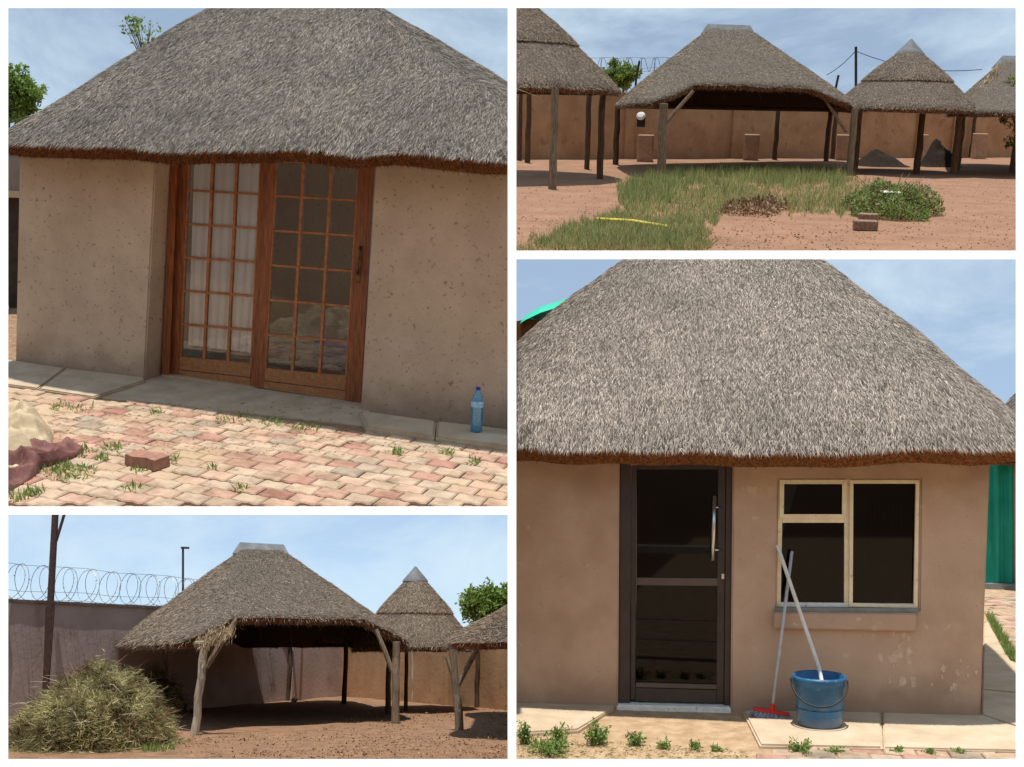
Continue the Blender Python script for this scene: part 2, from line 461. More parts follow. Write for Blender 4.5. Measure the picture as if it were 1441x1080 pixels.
def tube(bm, pts, r, seg=6, cap=True):
    pts = [Vector(p) for p in pts]
    rs = r if isinstance(r, (list, tuple)) else [r] * len(pts)
    rings = []
    ref = None
    for i, p in enumerate(pts):
        t = (pts[min(i + 1, len(pts) - 1)] - pts[max(i - 1, 0)]).normalized()
        if ref is None:
            ref = Vector((0, 0, 1)) if abs(t.z) < 0.9 else Vector((1, 0, 0))
        a = t.cross(ref).normalized()
        b = t.cross(a)
        ref = a.cross(t)
        rings.append([bm.verts.new(p + (a * math.cos(2 * math.pi * k / seg) + b * math.sin(2 * math.pi * k / seg)) * rs[i]) for k in range(seg)])
    for i in range(len(rings) - 1):
        for k in range(seg):
            bm.faces.new((rings[i][k], rings[i][(k + 1) % seg], rings[i + 1][(k + 1) % seg], rings[i + 1][k]))
    if cap:
        bm.faces.new(rings[0][::-1])
        bm.faces.new(rings[-1])
    return bm

def lathe(bm, c, prof, seg=24, cap=False):
    rings = [[bm.verts.new(c + Vector((r * math.cos(2 * math.pi * k / seg), r * math.sin(2 * math.pi * k / seg), z))) for k in range(seg)] for r, z in prof]
    for i in range(len(rings) - 1):
        for k in range(seg):
            bm.faces.new((rings[i][k], rings[i][(k + 1) % seg], rings[i + 1][(k + 1) % seg], rings[i + 1][k]))
    if cap:
        bm.faces.new(rings[0][::-1])
        bm.faces.new(rings[-1])
    return bm

def box(bm, c, sx, sy, sz, rot=0.0, bev=0.0, tilt=None):
    mtx = Matrix.Translation(c) @ Matrix.Rotation(rot, 4, 'Z')
    if tilt: mtx = mtx @ tilt
    r = bmesh.ops.create_cube(bm, size=1.0, matrix=mtx @ Matrix.Diagonal((sx, sy, sz, 1)))
    if bev:
        es = list({e for v in r['verts'] for e in v.link_edges})
        bmesh.ops.bevel(bm, geom=es, offset=bev, segments=1, affect='EDGES')
    return bm

def cut(bm, pl, fill=True):
    """remove what lies on the side the normal points to"""
    r = bmesh.ops.bisect_plane(bm, geom=bm.verts[:] + bm.edges[:] + bm.faces[:], plane_co=pl[0], plane_no=pl[1], clear_outer=True)
    if fill:
        es = [e for e in r['geom_cut'] if isinstance(e, bmesh.types.BMEdge)]
        if es:
            try: bmesh.ops.contextual_create(bm, geom=es)
            except Exception: pass
    return bm

def tri_mesh(name, V):
    """V: (n, 3, 3) array of loose triangles"""
    n = len(V)
    me = bpy.data.meshes.new(name)
    me.vertices.add(n * 3)
    me.vertices.foreach_set('co', V.reshape(-1).astype(np.float32))
    me.loops.add(n * 3)
    me.loops.foreach_set('vertex_index', np.arange(n * 3, dtype=np.int32))
    me.polygons.add(n)
    me.polygons.foreach_set('loop_start', np.arange(0, n * 3, 3, dtype=np.int32))
    me.update(calc_edges=True)
    return me

def quad_mesh(name, V):
    """V: (n, 4, 3) loose quads"""
    n = len(V)
    me = bpy.data.meshes.new(name)
    me.vertices.add(n * 4)
    me.vertices.foreach_set('co', V.reshape(-1).astype(np.float32))
    me.loops.add(n * 4)
    me.loops.foreach_set('vertex_index', np.arange(n * 4, dtype=np.int32))
    me.polygons.add(n)
    me.polygons.foreach_set('loop_start', np.arange(0, n * 4, 4, dtype=np.int32))
    me.update(calc_edges=True)
    return me

def stuff_obj(name, me, m, parent, S=None, off=Vector((0, 0, 0))):
    o = link(name, me, m, parent)
    if parent is None:
        o.matrix_world = S.M @ Matrix.Translation(off)
    o['kind'] = 'stuff'
    return o

def norm(a):
    return a / np.maximum(np.linalg.norm(a, axis=-1, keepdims=True), 1e-9)

def sample(tris, n):
    """tris (m,3,3) -> points, normals"""
    e1, e2 = tris[:, 1] - tris[:, 0], tris[:, 2] - tris[:, 0]
    cr_ = np.cross(e1, e2)
    ar = np.linalg.norm(cr_, axis=1)
    idx = RNG.choice(len(tris), n, p=ar / ar.sum())
    u, v = RNG.random(n), RNG.random(n)
    f = u + v > 1
    u[f], v[f] = 1 - u[f], 1 - v[f]
    nn = norm(cr_[idx])
    nn[nn[:, 2] < 0] *= -1
    return tris[idx, 0] + e1[idx] * u[:, None] + e2[idx] * v[:, None], nn

def straws(tris, n, L, W, lift=0.25, jit=0.35):
    p, nn = sample(tris, n)
    up = np.array([0, 0, 1.0])
    down = -(up - nn * nn[:, 2:3])
    down = norm(down)
    side = np.cross(nn, down)
    ang = RNG.normal(0, jit, n)[:, None]
    d = norm(down * np.cos(ang) + side * np.sin(ang) + nn * np.abs(RNG.normal(lift, lift * 0.6, n))[:, None])
    s = norm(np.cross(d, nn + RNG.normal(0, 0.35, (n, 3))))
    ln = (L * RNG.uniform(0.5, 1.4, n))[:, None]
    w = (W * RNG.uniform(0.6, 1.4, n))[:, None]
    root = p - d * ln * 0.35
    V = np.stack([root - s * w * 0.5, root + s * w * 0.5, root + d * ln], axis=1)
    return V

def blades(pts, L, W, lean=0.5, up=None):
    """grass blades standing at pts"""
    n = len(pts)
    a = RNG.uniform(0, 2 * math.pi, n)
    le = RNG.random(n) * lean
    d = norm(np.stack([np.cos(a) * le, np.sin(a) * le, np.ones(n)], 1))
    b = a + RNG.uniform(0, math.pi, n)
    s = np.stack([np.cos(b), np.sin(b), np.zeros(n)], 1)
    ln = (L * RNG.uniform(0.4, 1.3, n))[:, None]
    w = (W * RNG.uniform(0.6, 1.4, n))[:, None]
    return np.stack([pts - s * w * 0.5, pts + s * w * 0.5, pts + d * ln], 1)

def sprays(pts, dirs, L, W):
    """leaf-like quads at pts along dirs"""
    n = len(pts)
    s = norm(np.cross(dirs, RNG.normal(0, 1, (n, 3))))
    ln = (L * RNG.uniform(0.5, 1.4, n))[:, None]
    w = (W * RNG.uniform(0.6, 1.4, n))[:, None]
    mid = pts + dirs * ln * 0.5
    return np.stack([pts, mid + s * w * 0.5, pts + dirs * ln, mid - s * w * 0.5], 1)

def post(S, base, top, r=0.07, crook=0.02, r2=None):
    bm = BM()
    pts, rs = [], []
    for i in range(6):
        t = i / 5
        p = base.lerp(top, t)
        if 0 < i < 5: p = p + Vector((random.uniform(-crook, crook), random.uniform(-crook, crook), 0))
        if i == 0: p = p - Vector((0, 0, 0.05))
        pts.append(p)
        rs.append((r + ((r2 or r * 0.88) - r) * t) * random.uniform(0.94, 1.06))
    tube(bm, pts, rs, 9)
    return bm

def rounded(c, hx, hy, rad, rot, n=72, pw=None):
    """rounded rectangle plan, evenly sampled by angle"""
    out = []
    for i in range(n):
        a = 2 * math.pi * i / n
        dx, dy = math.cos(a), math.sin(a)
        e = pw or 5
        k = (abs(dx / hx) ** e + abs(dy / hy) ** e) ** (-1 / e)
        x, y = dx * k, dy * k
        out.append(Vector((c.x + x * math.cos(rot) - y * math.sin(rot), c.y + x * math.sin(rot) + y * math.cos(rot), 0)))
    return out

def roof_shell(eave, ra, rb, ze, zr, prof=1.0, t0=None, t1=1.0, thick=0.16, K=14, wob=0.015, dz=None, inset=0.10):
    """thatch shell from an eave outline up to a ridge ra-rb; returns bm with top faces material 0, cut butts 1, underside 2"""
    bm = BM()
    n = len(eave)
    top, und = [], []
    for i, e in enumerate(eave):
        d = rb - ra
        q = ra if d.length < 1e-6 else ra + d * max(0, min(1, (e - ra).dot(d) / d.length_squared))
        s = t0[i] if t0 else 0.0
        rowt, rowu = [], []
        for k in range(K + 1):
            t = s + (t1 - s) * k / K
            tt = t ** prof
            p = e.lerp(q, t)
            z = ze + (zr - ze) * tt + (dz[i] * (1 - t) if dz else 0)
            w = wob * noise.noise(Vector((p.x * 1.7, p.y * 1.7, z * 1.7)))
            sag = 0.03 * math.exp(-((t - s) / 0.05) ** 2)
            rowt.append(bm.verts.new((p.x, p.y, z + w - sag)))
            pi = e.lerp(q, min(1, t + inset * (1 - k / K) * 0.4))
            rowu.append(bm.verts.new((pi.x, pi.y, z + w - thick * (1.0 if t < 0.97 else 0.5))))
        top.append(rowt)
        und.append(rowu)
    for i in range(n):
        j = (i + 1) % n
        for k in range(K):
            f = bm.faces.new((top[i][k], top[j][k], top[j][k + 1], top[i][k + 1]))
            f.material_index = 0
            f.smooth = True
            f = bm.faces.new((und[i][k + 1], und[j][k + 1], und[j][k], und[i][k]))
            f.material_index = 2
        f = bm.faces.new((und[i][0], und[j][0], top[j][0], top[i][0]))
        f.material_index = 1
        f = bm.faces.new((top[i][K], top[j][K], und[j][K], und[i][K]))
        f.material_index = 1
    return bm

def tris_of(bm, idx):
    out = []
    for f in bm.faces:
        if f.material_index == idx and f.calc_area() > 1e-7:
            v = [x.co for x in f.verts]
            for k in range(1, len(v) - 1):
                out.append((v[0][:], v[k][:], v[k + 1][:]))
    return np.array(out, dtype=np.float64)

def add_roof(parent, bm, n, L, W, m, cuts=(), nbutt=0, name='roof', lift=0.22, jit=0.35, butt_L=0.07, streak=None, butt_mat=None):
    for c in cuts: cut(bm, c)
    tr, bt = tris_of(bm, 0), tris_of(bm, 1)
    off = BASE[parent.name]
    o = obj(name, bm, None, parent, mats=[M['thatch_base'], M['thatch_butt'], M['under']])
    V = straws(tr, n, L, W, lift, jit) - np.array(off)
    stuff_obj('straw', tri_mesh('straw', V), m, o)
    if nbutt:
        p, nn = sample(bt, nbutt)
        nn = norm(nn * np.array([1, 1, 0.2]))
        c = p.mean(0)
        out = norm((p - c) * np.array([1, 1, 0]))
        d = norm(out + np.array([0, 0, -0.9]) + RNG.normal(0, 0.3, p.shape))
        s = norm(np.cross(d, RNG.normal(0, 1, p.shape)))
        ln = butt_L * RNG.uniform(0.4, 1.3, (nbutt, 1))
        w = W * RNG.uniform(0.6, 1.3, (nbutt, 1))
        V = np.stack([p - s * w / 2, p + s * w / 2, p + d * ln], 1) - np.array(off)
        stuff_obj('straw_edge', tri_mesh('straw_edge', V), butt_mat or M['butt_straw'], o)
    return o

def jitter_poly(p, amt):
    return [q + Vector((random.uniform(-amt, amt), random.uniform(-amt, amt), 0)) for q in p]

def ground(name, S, pts, m, step=0.6, amp=0.02, cuts=(), thick=0.0):
    """a ground sheet over the bounding box of pts, trimmed by cuts"""
    xs, ys = [p.x for p in pts], [p.y for p in pts]
    bm = BM()
    x0, x1, y0, y1 = min(xs), max(xs), min(ys), max(ys)
    nx, ny = max(2, int((x1 - x0) / step)), max(2, int((y1 - y0) / step))
    g = [[bm.verts.new((x0 + (x1 - x0) * i / nx, y0 + (y1 - y0) * j / ny, 0)) for i in range(nx + 1)] for j in range(ny + 1)]
    for j in range(ny):
        for i in range(nx):
            bm.faces.new((g[j][i], g[j][i + 1], g[j + 1][i + 1], g[j + 1][i]))
    for c in cuts: cut(bm, c, fill=False)
    if amp:
        for v in bm.verts:
            v.co.z = amp * noise.fractal(Vector((v.co.x * 0.9, v.co.y * 0.9, 3.1)), 1.0, 2.0, 3) - amp * 0.3
    if thick:
        r = bmesh.ops.extrude_face_region(bm, geom=bm.faces[:])
        for v in r['geom']:
            if isinstance(v, bmesh.types.BMVert): v.co.z -= thick
    return structure(name, bm, m, S, smooth=not thick)

def leafy(S, name, label, cat, base, trunk_top, crown, n, leaf_len, m, group=None, limbs=5, flat=1.0, clumps=26, trunk_r=0.12):
    """crown: list of (centre, radius)"""
    t = thing(name, label, cat, S, base, group)
    bm = BM()
    tube(bm, [base - Vector((0, 0, 0.1)), base.lerp(trunk_top, 0.5) + Vector((0.05, 0, 0)), trunk_top], [trunk_r, trunk_r * 0.8, trunk_r * 0.6], 8)
    for c, r in crown:
        for k in range(limbs):
            a = Vector((random.uniform(-1, 1), random.uniform(-1, 1), random.uniform(-0.3, 1))).normalized() * r * 0.8
            tube(bm, [trunk_top, trunk_top.lerp(c + a, 0.5) + Vector((0, 0, 0.1 * r)), c + a], [trunk_r * 0.5, trunk_r * 0.3, trunk_r * 0.1], 5)
    obj('trunk', bm, M['bark'], t)
    P = []
    rs = np.array([r for c, r in crown]) ** 2
    for (c, r), cnt in zip(crown, (n * rs / rs.sum()).astype(int)):
        cen = norm(RNG.normal(0, 1, (clumps, 3))) * (RNG.uniform(0.45, 1.0, (clumps, 1))) * r
        cen[:, 2] *= flat
        k = RNG.integers(0, clumps, cnt)
        p = np.array(c) + cen[k] + norm(RNG.normal(0, 1, (cnt, 3))) * (RNG.random((cnt, 1)) ** 0.5) * r * 0.30
        P.append(p)
    P = np.concatenate(P)
    d = norm(RNG.normal(0, 1, P.shape) + np.array([0, 0, 0.25]))
    me = quad_mesh('crown', sprays(P, d, leaf_len, leaf_len * 0.55) - np.array(base))
    o = link('crown', me, m, t)
    return t

def tuft_points(c, rad, n):
    a = RNG.uniform(0, 2 * math.pi, n)
    r = rad * np.sqrt(RNG.random(n))
    return np.stack([c.x + np.cos(a) * r, c.y + np.sin(a) * r * 1.3, np.full(n, c.z)], 1)

XCUT_L = lambda S: S.cut(720.5, 1080, 720.5, 0)       # keeps x < centre after sign fix
def sided(pl, keep):
    """orient a plane so that point keep stays"""
    co, no = pl
    return (co, -no) if (keep - co).dot(no) > 0 else (co, no)

# ------------------------------------------------------------------ the land far below and the white frame between the courtyards
bm = BM()
vs = [bm.verts.new(p) for p in ((-900, -900, -9), (900, -900, -9), (900, 900, -9), (-900, 900, -9))]
bm.faces.new(vs)
o = obj('ground', bm, M['terrain'])
o['kind'] = 'structure'

Z0, RAKE = 5.75, 0.62
def fp(px, py):                                         # a point of the raked frame
    d = cray(px, py) / F
    z = Z0 / (1 - RAKE * d.y)
    return d * z
frame_root = bpy.data.objects.new('white_frame', None)
COL.objects.link(frame_root)
frame_root.matrix_world = CAM
frame_root['kind'] = 'structure'
BASE['white_frame'] = Vector((0, 0, 0))
for x0, y0, x1, y1 in ((-30, -30, 11.5, 1110), (1429.5, -30, 1471, 1110), (714.5, 11.5, 726.5, 1068.5),
                       (11.5, -30, 1429.5, 11.5), (11.5, 1068.5, 1429.5, 1110), (11.5, 713, 714.5, 724.5), (726.5, 353, 1429.5, 365)):
    bm = BM()
    q = [fp(x0, y0), fp(x1, y0), fp(x1, y1), fp(x0, y1)]
    slab(bm, q, (sum(q, Vector()) / 4).normalized() * 0.03)
    obj('frame_bar', bm, M['frame_white'], frame_root)

# ================================================================== COURTYARD 1: clay hut with the sliding glazed doors
S = TL
c_mid = sided(S.cut(720.5, 1080, 720.5, 0), S.g(300, 600))
c_low = sided(S.cut(0, 718.5, 1441, 718.5), S.g(300, 600))
ground('paved_forecourt', S, [S.g(-900, 719), S.g(760, 719), Vector((-14, 17.6, 0)), Vector((6, 17.6, 0))], M['joint'], 0.5, 0.0, (c_mid, c_low), thick=0.02)
forecourt = bpy.data.objects['paved_forecourt']

wa, wb = S.g(22, 513), S.g(720, 607)
W1 = Plane(S, wa, wb)
print('TL wall', wa, wb, (wb - wa).length, W1.n)
udir, ndir = W1.u, W1.n
hut = thing('thatched_hut', 'clay walled thatched hut with wooden sliding glass doors behind the brick paving', 'hut', S, S.g(365, 560), 'walled thatched huts')
TH = -ndir * 0.30
ZW = 2.15
def wall_mesh(P, table, holes, d, cuts=()):
    """one wall with openings: table[row][col] picture corners on plane P, holes = set of (row, col)"""
    bm = BM()
    pf = [[P.on(*q) for q in row] for row in table]
    vf = [[bm.verts.new(p) for p in row] for row in pf]
    vb = [[bm.verts.new(p + d) for p in row] for row in pf]
    R_, C_ = len(table) - 1, len(table[0]) - 1
    solid = lambda r, c: 0 <= r < R_ and 0 <= c < C_ and (r, c) not in holes
    for r in range(R_):
        for c in range(C_):
            if not solid(r, c): continue
            bm.faces.new((vf[r][c], vf[r][c + 1], vf[r + 1][c + 1], vf[r + 1][c]))
            bm.faces.new((vb[r + 1][c], vb[r + 1][c + 1], vb[r][c + 1], vb[r][c]))
            for (rr, cc, i0, i1) in ((r - 1, c, (r, c), (r, c + 1)), (r + 1, c, (r + 1, c + 1), (r + 1, c)), (r, c - 1, (r + 1, c), (r, c)), (r, c + 1, (r, c + 1), (r + 1, c + 1))):
                if not solid(rr, cc):
                    bm.faces.new((vf[i0[0]][i0[1]], vf[i1[0]][i1[1]], vb[i1[0]][i1[1]], vb[i0[0]][i0[1]]))
    for v in list(bm.verts):
        if not v.link_faces: bm.verts.remove(v)
    for k in cuts: cut(bm, k)
    bmesh.ops.recalc_face_normals(bm, faces=bm.faces)
    es = [e for e in bm.edges if len(e.link_faces) == 2 and e.calc_face_angle() > 0.5]
    bmesh.ops.bevel(bm, geom=es, offset=0.014, segments=2, affect='EDGES')
    return bm
zup = lambda p, z: Vector((p.x, p.y, z))
bl_ = lambda x: 517 + (x - 22) / 698 * 94
bm = wall_mesh(W1, [[(28, 196), (220, 203), (529, 214), (735, 222)], [(27, 214), (219, 224), (528, 232), (735, 236)], [(21, bl_(21)), (203, bl_(203)), (506.5, bl_(506)), (735, bl_(735))]], {(1, 1)}, TH, (c_mid,))
obj('wall', bm, M['clay'], hut)
# side, rear and end walls
depth = 5.6
bk = -ndir * depth
depth = 4.0
bk = -ndir * depth
for a, b in ((wa - ndir * 0.31, wa + bk), (wa + bk + udir * 0.21, wa + bk + udir * 2.2)):
    bm = BM()
    a0, b0 = zup(a, -0.05), zup(b, -0.05)
    t = (b0 - a0).normalized().cross(Vector((0, 0, 1))) * 0.2
    slab(bm, [a0, b0, zup(b, ZW), zup(a, ZW)], t if t.dot(wb + bk * .5 - a0) > 0 else -t)
    obj('wall', bm, M['clay'], hut)
bm = BM()
e0 = S.g(719, 606) - ndir * 0.32
e1 = S.dep(719, 606, e0.y + 5.4)
slab(bm, [zup(e0, -0.05), zup(e1, -0.05), zup(e1, 2.2), zup(e0, 2.2)], Vector((-0.12, 0, 0)))
cut(bm, c_mid)
obj('wall', bm, M['clay'], hut)

# roof
rot = math.atan2(udir.y, udir.x)
foot412 = W1.on(412, bl_(412))
apex = zup(foot412 - ndir * 2.35 - udir * 1.28, 0)
apex_px = CX + 0
zr = S.dep(412, -62, apex.y).z
quad = [zup(wa - udir * 0.24 + ndir * 0.44, 0), zup(wa + udir * 6.2 + ndir * 0.44, 0), Vector((4.2, 12.9, 0)), Vector((-0.9, 16.2, 0))]
eave = [zup(quad[0].lerp(quad[1], (q.x + 1) / 2).lerp(quad[3].lerp(quad[2], (q.x + 1) / 2), (q.y + 1) / 2), 0) for q in rounded(Vector(), 1, 1, 0, 0, 120, 7)]
el, er = quad[0], quad[0].lerp(quad[1], 0.72)
zl_, zr_ = S.dep(25, 200, el.y).z, S.dep(690, 220, er.y).z
EZ = (zl_ + zr_) / 2
dz = [(zr_ - zl_) * ((e - (el + er) / 2).dot(udir) / (er - el).dot(udir)) for e in eave]
print('TL apex', apex, zl_, zr_)
bm = roof_shell(eave, apex, apex, EZ, zr, 1.0, thick=0.15, K=18, wob=0.05, dz=dz, inset=0.12)
roof1 = add_roof(hut, bm, 380000, 0.098, 0.0054, M['thatch_grey'], (c_mid,), nbutt=20000, butt_L=0.04, lift=0.10, jit=0.27)

# a few long pale stalks lying on the thatch
me_r = roof1.data
fv = [[me_r.vertices[i].co[:] for i in p.vertices[:3]] for p in me_r.polygons if p.material_index == 0]
V = straws(np.array(fv), 130, 0.42, 0.011, 0.10, 0.22)
stuff_obj('long_straw', tri_mesh('long_straw', V), M['golden_straw'], roof1)

# door unit
DP = Plane(S, wa, wb, back=0.26)
def dq(pts, out, d, m, name, parent, bev=0.0):
    """a board on the door plane from picture corners, front face `out` proud, d thick"""
    bm = BM()
    a = [DP.on(px, py, out) for px, py in pts]
    slab(bm, a, -ndir * d)
    if bev: bmesh.ops.bevel(bm, geom=bm.edges[:], offset=bev, segments=1, affect='EDGES')
    return obj(name, bm, m, parent)
fr = obj('door_frame', prism(BM(), [DP.on(x, y, 0.03) for x, y in ((240.5, 215), (251, 215), (238, 528), (227.5, 527))],
                             [DP.on(x, y, -0.07) for x, y in ((240.5, 215), (251, 215), (238, 528), (227.5, 527))]), M['door_wood'], hut)
dq([(516, 215), (528, 215), (507, 574), (497, 568)], 0.03, 0.10, M['door_wood'], 'door_frame', hut)
dq([(227.5, 527), (497, 568), (505, 578), (226, 533)], 0.03, 0.10, M['concrete'], 'door_track', hut)
def lerp2(a, b, t): return (a[0] + (b[0] - a[0]) * t, a[1] + (b[1] - a[1]) * t)
def sliding(outer, glassq, out, stile_m, rail_m):
    """outer and glassq: picture corners tl, tr, br, bl"""
    o = outer; q = glassq
    bot = lambda x: o[3][1] + (o[2][1] - o[3][1]) * (x - o[3][0]) / (o[2][0] - o[3][0])
    xl, xr = q[3][0] - 1.5, q[2][0] - 1.5
    leaf = dq([o[0], q[0], q[3], (xl, bot(xl)), o[3]], out, 0.045, stile_m, 'door', hut)
    leaf['label'] = 'sliding door leaf glazed in small panes'
    dq([q[1], o[1], o[2], (xr, bot(xr)), q[2]], out, 0.045, stile_m, 'stile', leaf)
    ml, mr = (q[3][1] + bot(xl)) / 2 + 2, (q[2][1] + bot(xr)) / 2 + 2
    dq([q[3], q[2], (xr, mr), (xl, ml)], out - 0.004, 0.04, rail_m, 'rail', leaf)
    dq([(xl, ml + 1.2), (xr, mr + 1.2), (xr, bot(xr) - 0.5), (xl, bot(xl) - 0.5)], out - 0.002, 0.04, rail_m, 'rail', leaf)
    for i in range(7):
        a, b = lerp2(q[0], q[3], i / 6), lerp2(q[1], q[2], i / 6)
        h = 1.5
        dq([(a[0], a[1] - h), (b[0], b[1] - h), (b[0], b[1] + h), (a[0], a[1] + h)], out - 0.006, 0.03, M['muntin'], 'muntin', leaf)
    for j in range(4):
        a, b = lerp2(q[0], q[1], j / 3), lerp2(q[3], q[2], j / 3)
        w = 1.7
        dq([(a[0] - w, a[1]), (a[0] + w, a[1]), (b[0] + w, b[1]), (b[0] - w, b[1])], out - 0.003, 0.034, M['muntin'], 'muntin', leaf)
    for i in range(6):
        for j in range(3):
            c = []
            for fi, fj in ((i, j), (i, j + 1), (i + 1, j + 1), (i + 1, j)):
                c.append(lerp2(lerp2(q[0], q[1], fj / 3), lerp2(q[3], q[2], fj / 3), fi / 6))
            dq(c, out - 0.018, 0.004, M['pane'], 'pane', leaf)
    return leaf
leafL = sliding([(251, 213), (378, 222), (358, 546), (238, 530)], [(265, 221), (367, 226), (353.5, 513), (253, 504)], -0.035, M['door_wood'], M['door_wood_pale'])
leafR = sliding([(378, 222), (518, 230), (499, 566), (358, 545)], [(388, 227), (505, 233), (487.2, 531), (372.4, 520)], 0.02, M['door_wood'], M['door_wood_pale'])
bm = BM()
tube(bm, [DP.on(507, 347, 0.03), DP.on(506, 352, 0.075), DP.on(503, 380, 0.075), DP.on(503, 386, 0.03)], 0.011, 6)
slab(bm, [DP.on(*p, 0.035) for p in ((505, 343), (510, 343), (506, 398), (501, 398))], -ndir * 0.02)
obj('handle', bm, M['brass'], leafR)
# net curtains hang inside
def curtain_mesh(q, folds, amp, out, nx=60, ny=14):
    bm = BM()
    g = []
    for j in range(ny + 1):
        row = []
        for i in range(nx + 1):
            s, t = i / nx, j / ny
            p = lerp2(lerp2(q[0], q[1], s), lerp2(q[3], q[2], s), t)
            w = amp * math.sin(s * folds * 2 * math.pi + 0.8 * math.sin(t * 3 + s * 4)) * (0.5 + 0.7 * t)
            row.append(bm.verts.new(DP.on(p[0], p[1], out + w)))
        g.append(row)
    for j in range(ny):
        for i in range(nx):
            bm.faces.new((g[j][i], g[j][i + 1], g[j + 1][i + 1], g[j + 1][i]))
    return bm
cb = S.g(310, 540) - ndir * 0.45
single('curtain', curtain_mesh([(274, 215), (388, 222), (362, 498), (265, 486)], 9, 0.012, -0.075), M['curtain'], S, cb,
       'white net curtain hanging behind the panes of the curtained sliding door', 'curtain', smooth=True)
# things glimpsed inside: a low blue crate and a table behind the clear leaf
bm = BM(); box(bm, S.g(425, 540) - ndir * 0.9 + Vector((0, 0, 0.14)), 0.55, 0.3, 0.28, rot, 0.02)
single('storage_crate', bm, M['blue_plastic'], S, S.g(425, 540) - ndir * 0.9, 'blue crate on the floor inside, seen through the lowest door panes', 'crate')

# concrete aprons: slabs and threshold
apron = bpy.data.objects.new('concrete_apron', None)
COL.objects.link(apron)
apron.matrix_world = S.M.copy()
apron['kind'] = 'structure'
BASE['concrete_apron'] = Vector((0, 0, 0))
def apron_slab(S, root, pts, zt, m, bev=0.012, name='slab', low=-0.04):
    bm = BM()
    top = [S.g(px, py, zt) for px, py in pts]
    prism(bm, top, [zup(p, low) for p in top])
    bmesh.ops.bevel(bm, geom=[e for e in bm.edges if e.verts[0].co.z > zt - .01 and e.verts[1].co.z > zt - .01], offset=bev, segments=2, affect='EDGES')
    return obj(name, bm, m, root)
Z1 = 0.045
apron_slab(S, apron, [(-160, 480), (92, 518), (53, 546.5), (-160, 519)], Z1, M['concrete'])
apron_slab(S, apron, [(93.5, 518), (203, 531), (203, 535), (131, 558.5), (54.5, 547)], Z1, M['concrete'])
apron_slab(S, apron, [(203, 523), (520, 569), (520, 600), (142, 560)], 0.012, M['concrete'], 0.004)
apron_slab(S, apron, [(505, 577), (614, 592), (611.5, 613.5), (516, 600)], 0.075, M['concrete'], 0.02)
apron_slab(S, apron, [(615, 592), (719, 604), (719, 628), (613, 614)], 0.072, M['concrete'], 0.02)

# pavers: interlocking blocks laid in rows along the wall
PW, PD, PA = 0.235, 0.172, 0.010
def tri_w(t): 
    t = t % 1.0
    return 1 - 4 * abs(t - 0.5) if True else 0
def paver_mesh(hh=0.03):
    g = 0.006
    bot = [(x, PA * tri_w(x / (PW / 2) + 0.25)) for x in (0, PW / 8, PW * 3 / 8, PW * 5 / 8, PW * 7 / 8, PW)]
    ex = lambda y: PA * tri_w(y / PD + 0.25)
    ring = []
    for x, y in bot: ring.append((x + (ex(0) if x in (0, PW) else 0), y))
    ring.append((PW + ex(PD / 2) * 1.0 + 0, PD / 2))
    for x, y in reversed(bot): ring.append((x + (ex(PD) if x in (0, PW) else 0), y + PD))
    ring.append((0 + ex(PD / 2), PD / 2))
    cx_, cy_ = PW / 2, PD / 2
    bm = BM()
    g = 0.0045
    def shrink(k, z): return [Vector((cx_ + (x - cx_) * (1 - k / PW * 2), cy_ + (y - cy_) * (1 - k / PD * 2), z)) for x, y in ring]
    low, mid, top = shrink(g, -hh), shrink(g, -0.010), shrink(g + 0.010, 0)
    n = len(ring)
    R_ = [[bm.verts.new(p) for p in r] for r in (low, mid, top)]
    for a in range(2):
        for i in range(n):
            j = (i + 1) % n
            bm.faces.new((R_[a][i], R_[a][j], R_[a + 1][j], R_[a + 1][i]))
    bm.faces.new(R_[2])
    bmesh.ops.recalc_face_normals(bm, faces=bm.faces)
    bm.transform(Matrix.Translation((-cx_, -cy_, 0)))
    me = bpy.data.meshes.new('paver')
    bm.to_mesh(me); bm.free()
    me.materials.append(M['paver'])
    return me
PM = paver_mesh()
def inpoly(p, poly):
    c = False
    n = len(poly)
    for i in range(n):
        a, b = poly[i], poly[(i + 1) % n]
        if (a.y > p.y) != (b.y > p.y) and p.x < (b.x - a.x) * (p.y - a.y) / (b.y - a.y) + a.x: c = not c
    return c
def lay_pavers(S, root, region, o0, ang, z, holes=(), trim=None):
    ca, sa = math.cos(ang), math.sin(ang)
    cnt = 0
    for j in range(-60, 60):
        for i in range(-60, 60):
            x, y = (i + 0.5 * (j % 2)) * PW, j * PD
            p = Vector((o0.x + x * ca - y * sa, o0.y + x * sa + y * ca, 0))
            if not inpoly(p, region) or any(inpoly(p, h) for h in holes): continue
            me = PM
            if trim and (p - trim[0]).dot(trim[1]) > -0.2:
                if (p - trim[0]).dot(trim[1]) > PW * 0.42: continue
                mt_ = Matrix.Translation((p.x, p.y, z)) @ Matrix.Rotation(ang, 4, 'Z')
                b_ = BM(); b_.from_mesh(PM); b_.transform(mt_); cut(b_, trim); b_.transform(mt_.inverted())
                me = bpy.data.meshes.new('paver'); b_.to_mesh(me); b_.free()
                if not me.materials: me.materials.append(M['paver'])
            ob = bpy.data.objects.new('paver', me)
            COL.objects.link(ob)
            ob.parent = root
            ob.matrix_local = Matrix.Translation((p.x, p.y, z + random.uniform(-0.006, 0.006))) @ Matrix.Rotation(ang + random.uniform(-0.02, 0.02), 4, 'Z') @ Matrix.Rotation(random.uniform(-0.012, 0.012), 4, 'X')
            cnt += 1
    return cnt
reg = [S.g(*p) for p in ((-25, 540), (60, 551), (131, 563), (300, 582), (515, 609), (612, 622), (745, 638), (745, 717), (-25, 717))]
print('TL pavers', lay_pavers(S, forecourt, reg, S.g(300, 640), rot, 0.028, trim=c_mid))

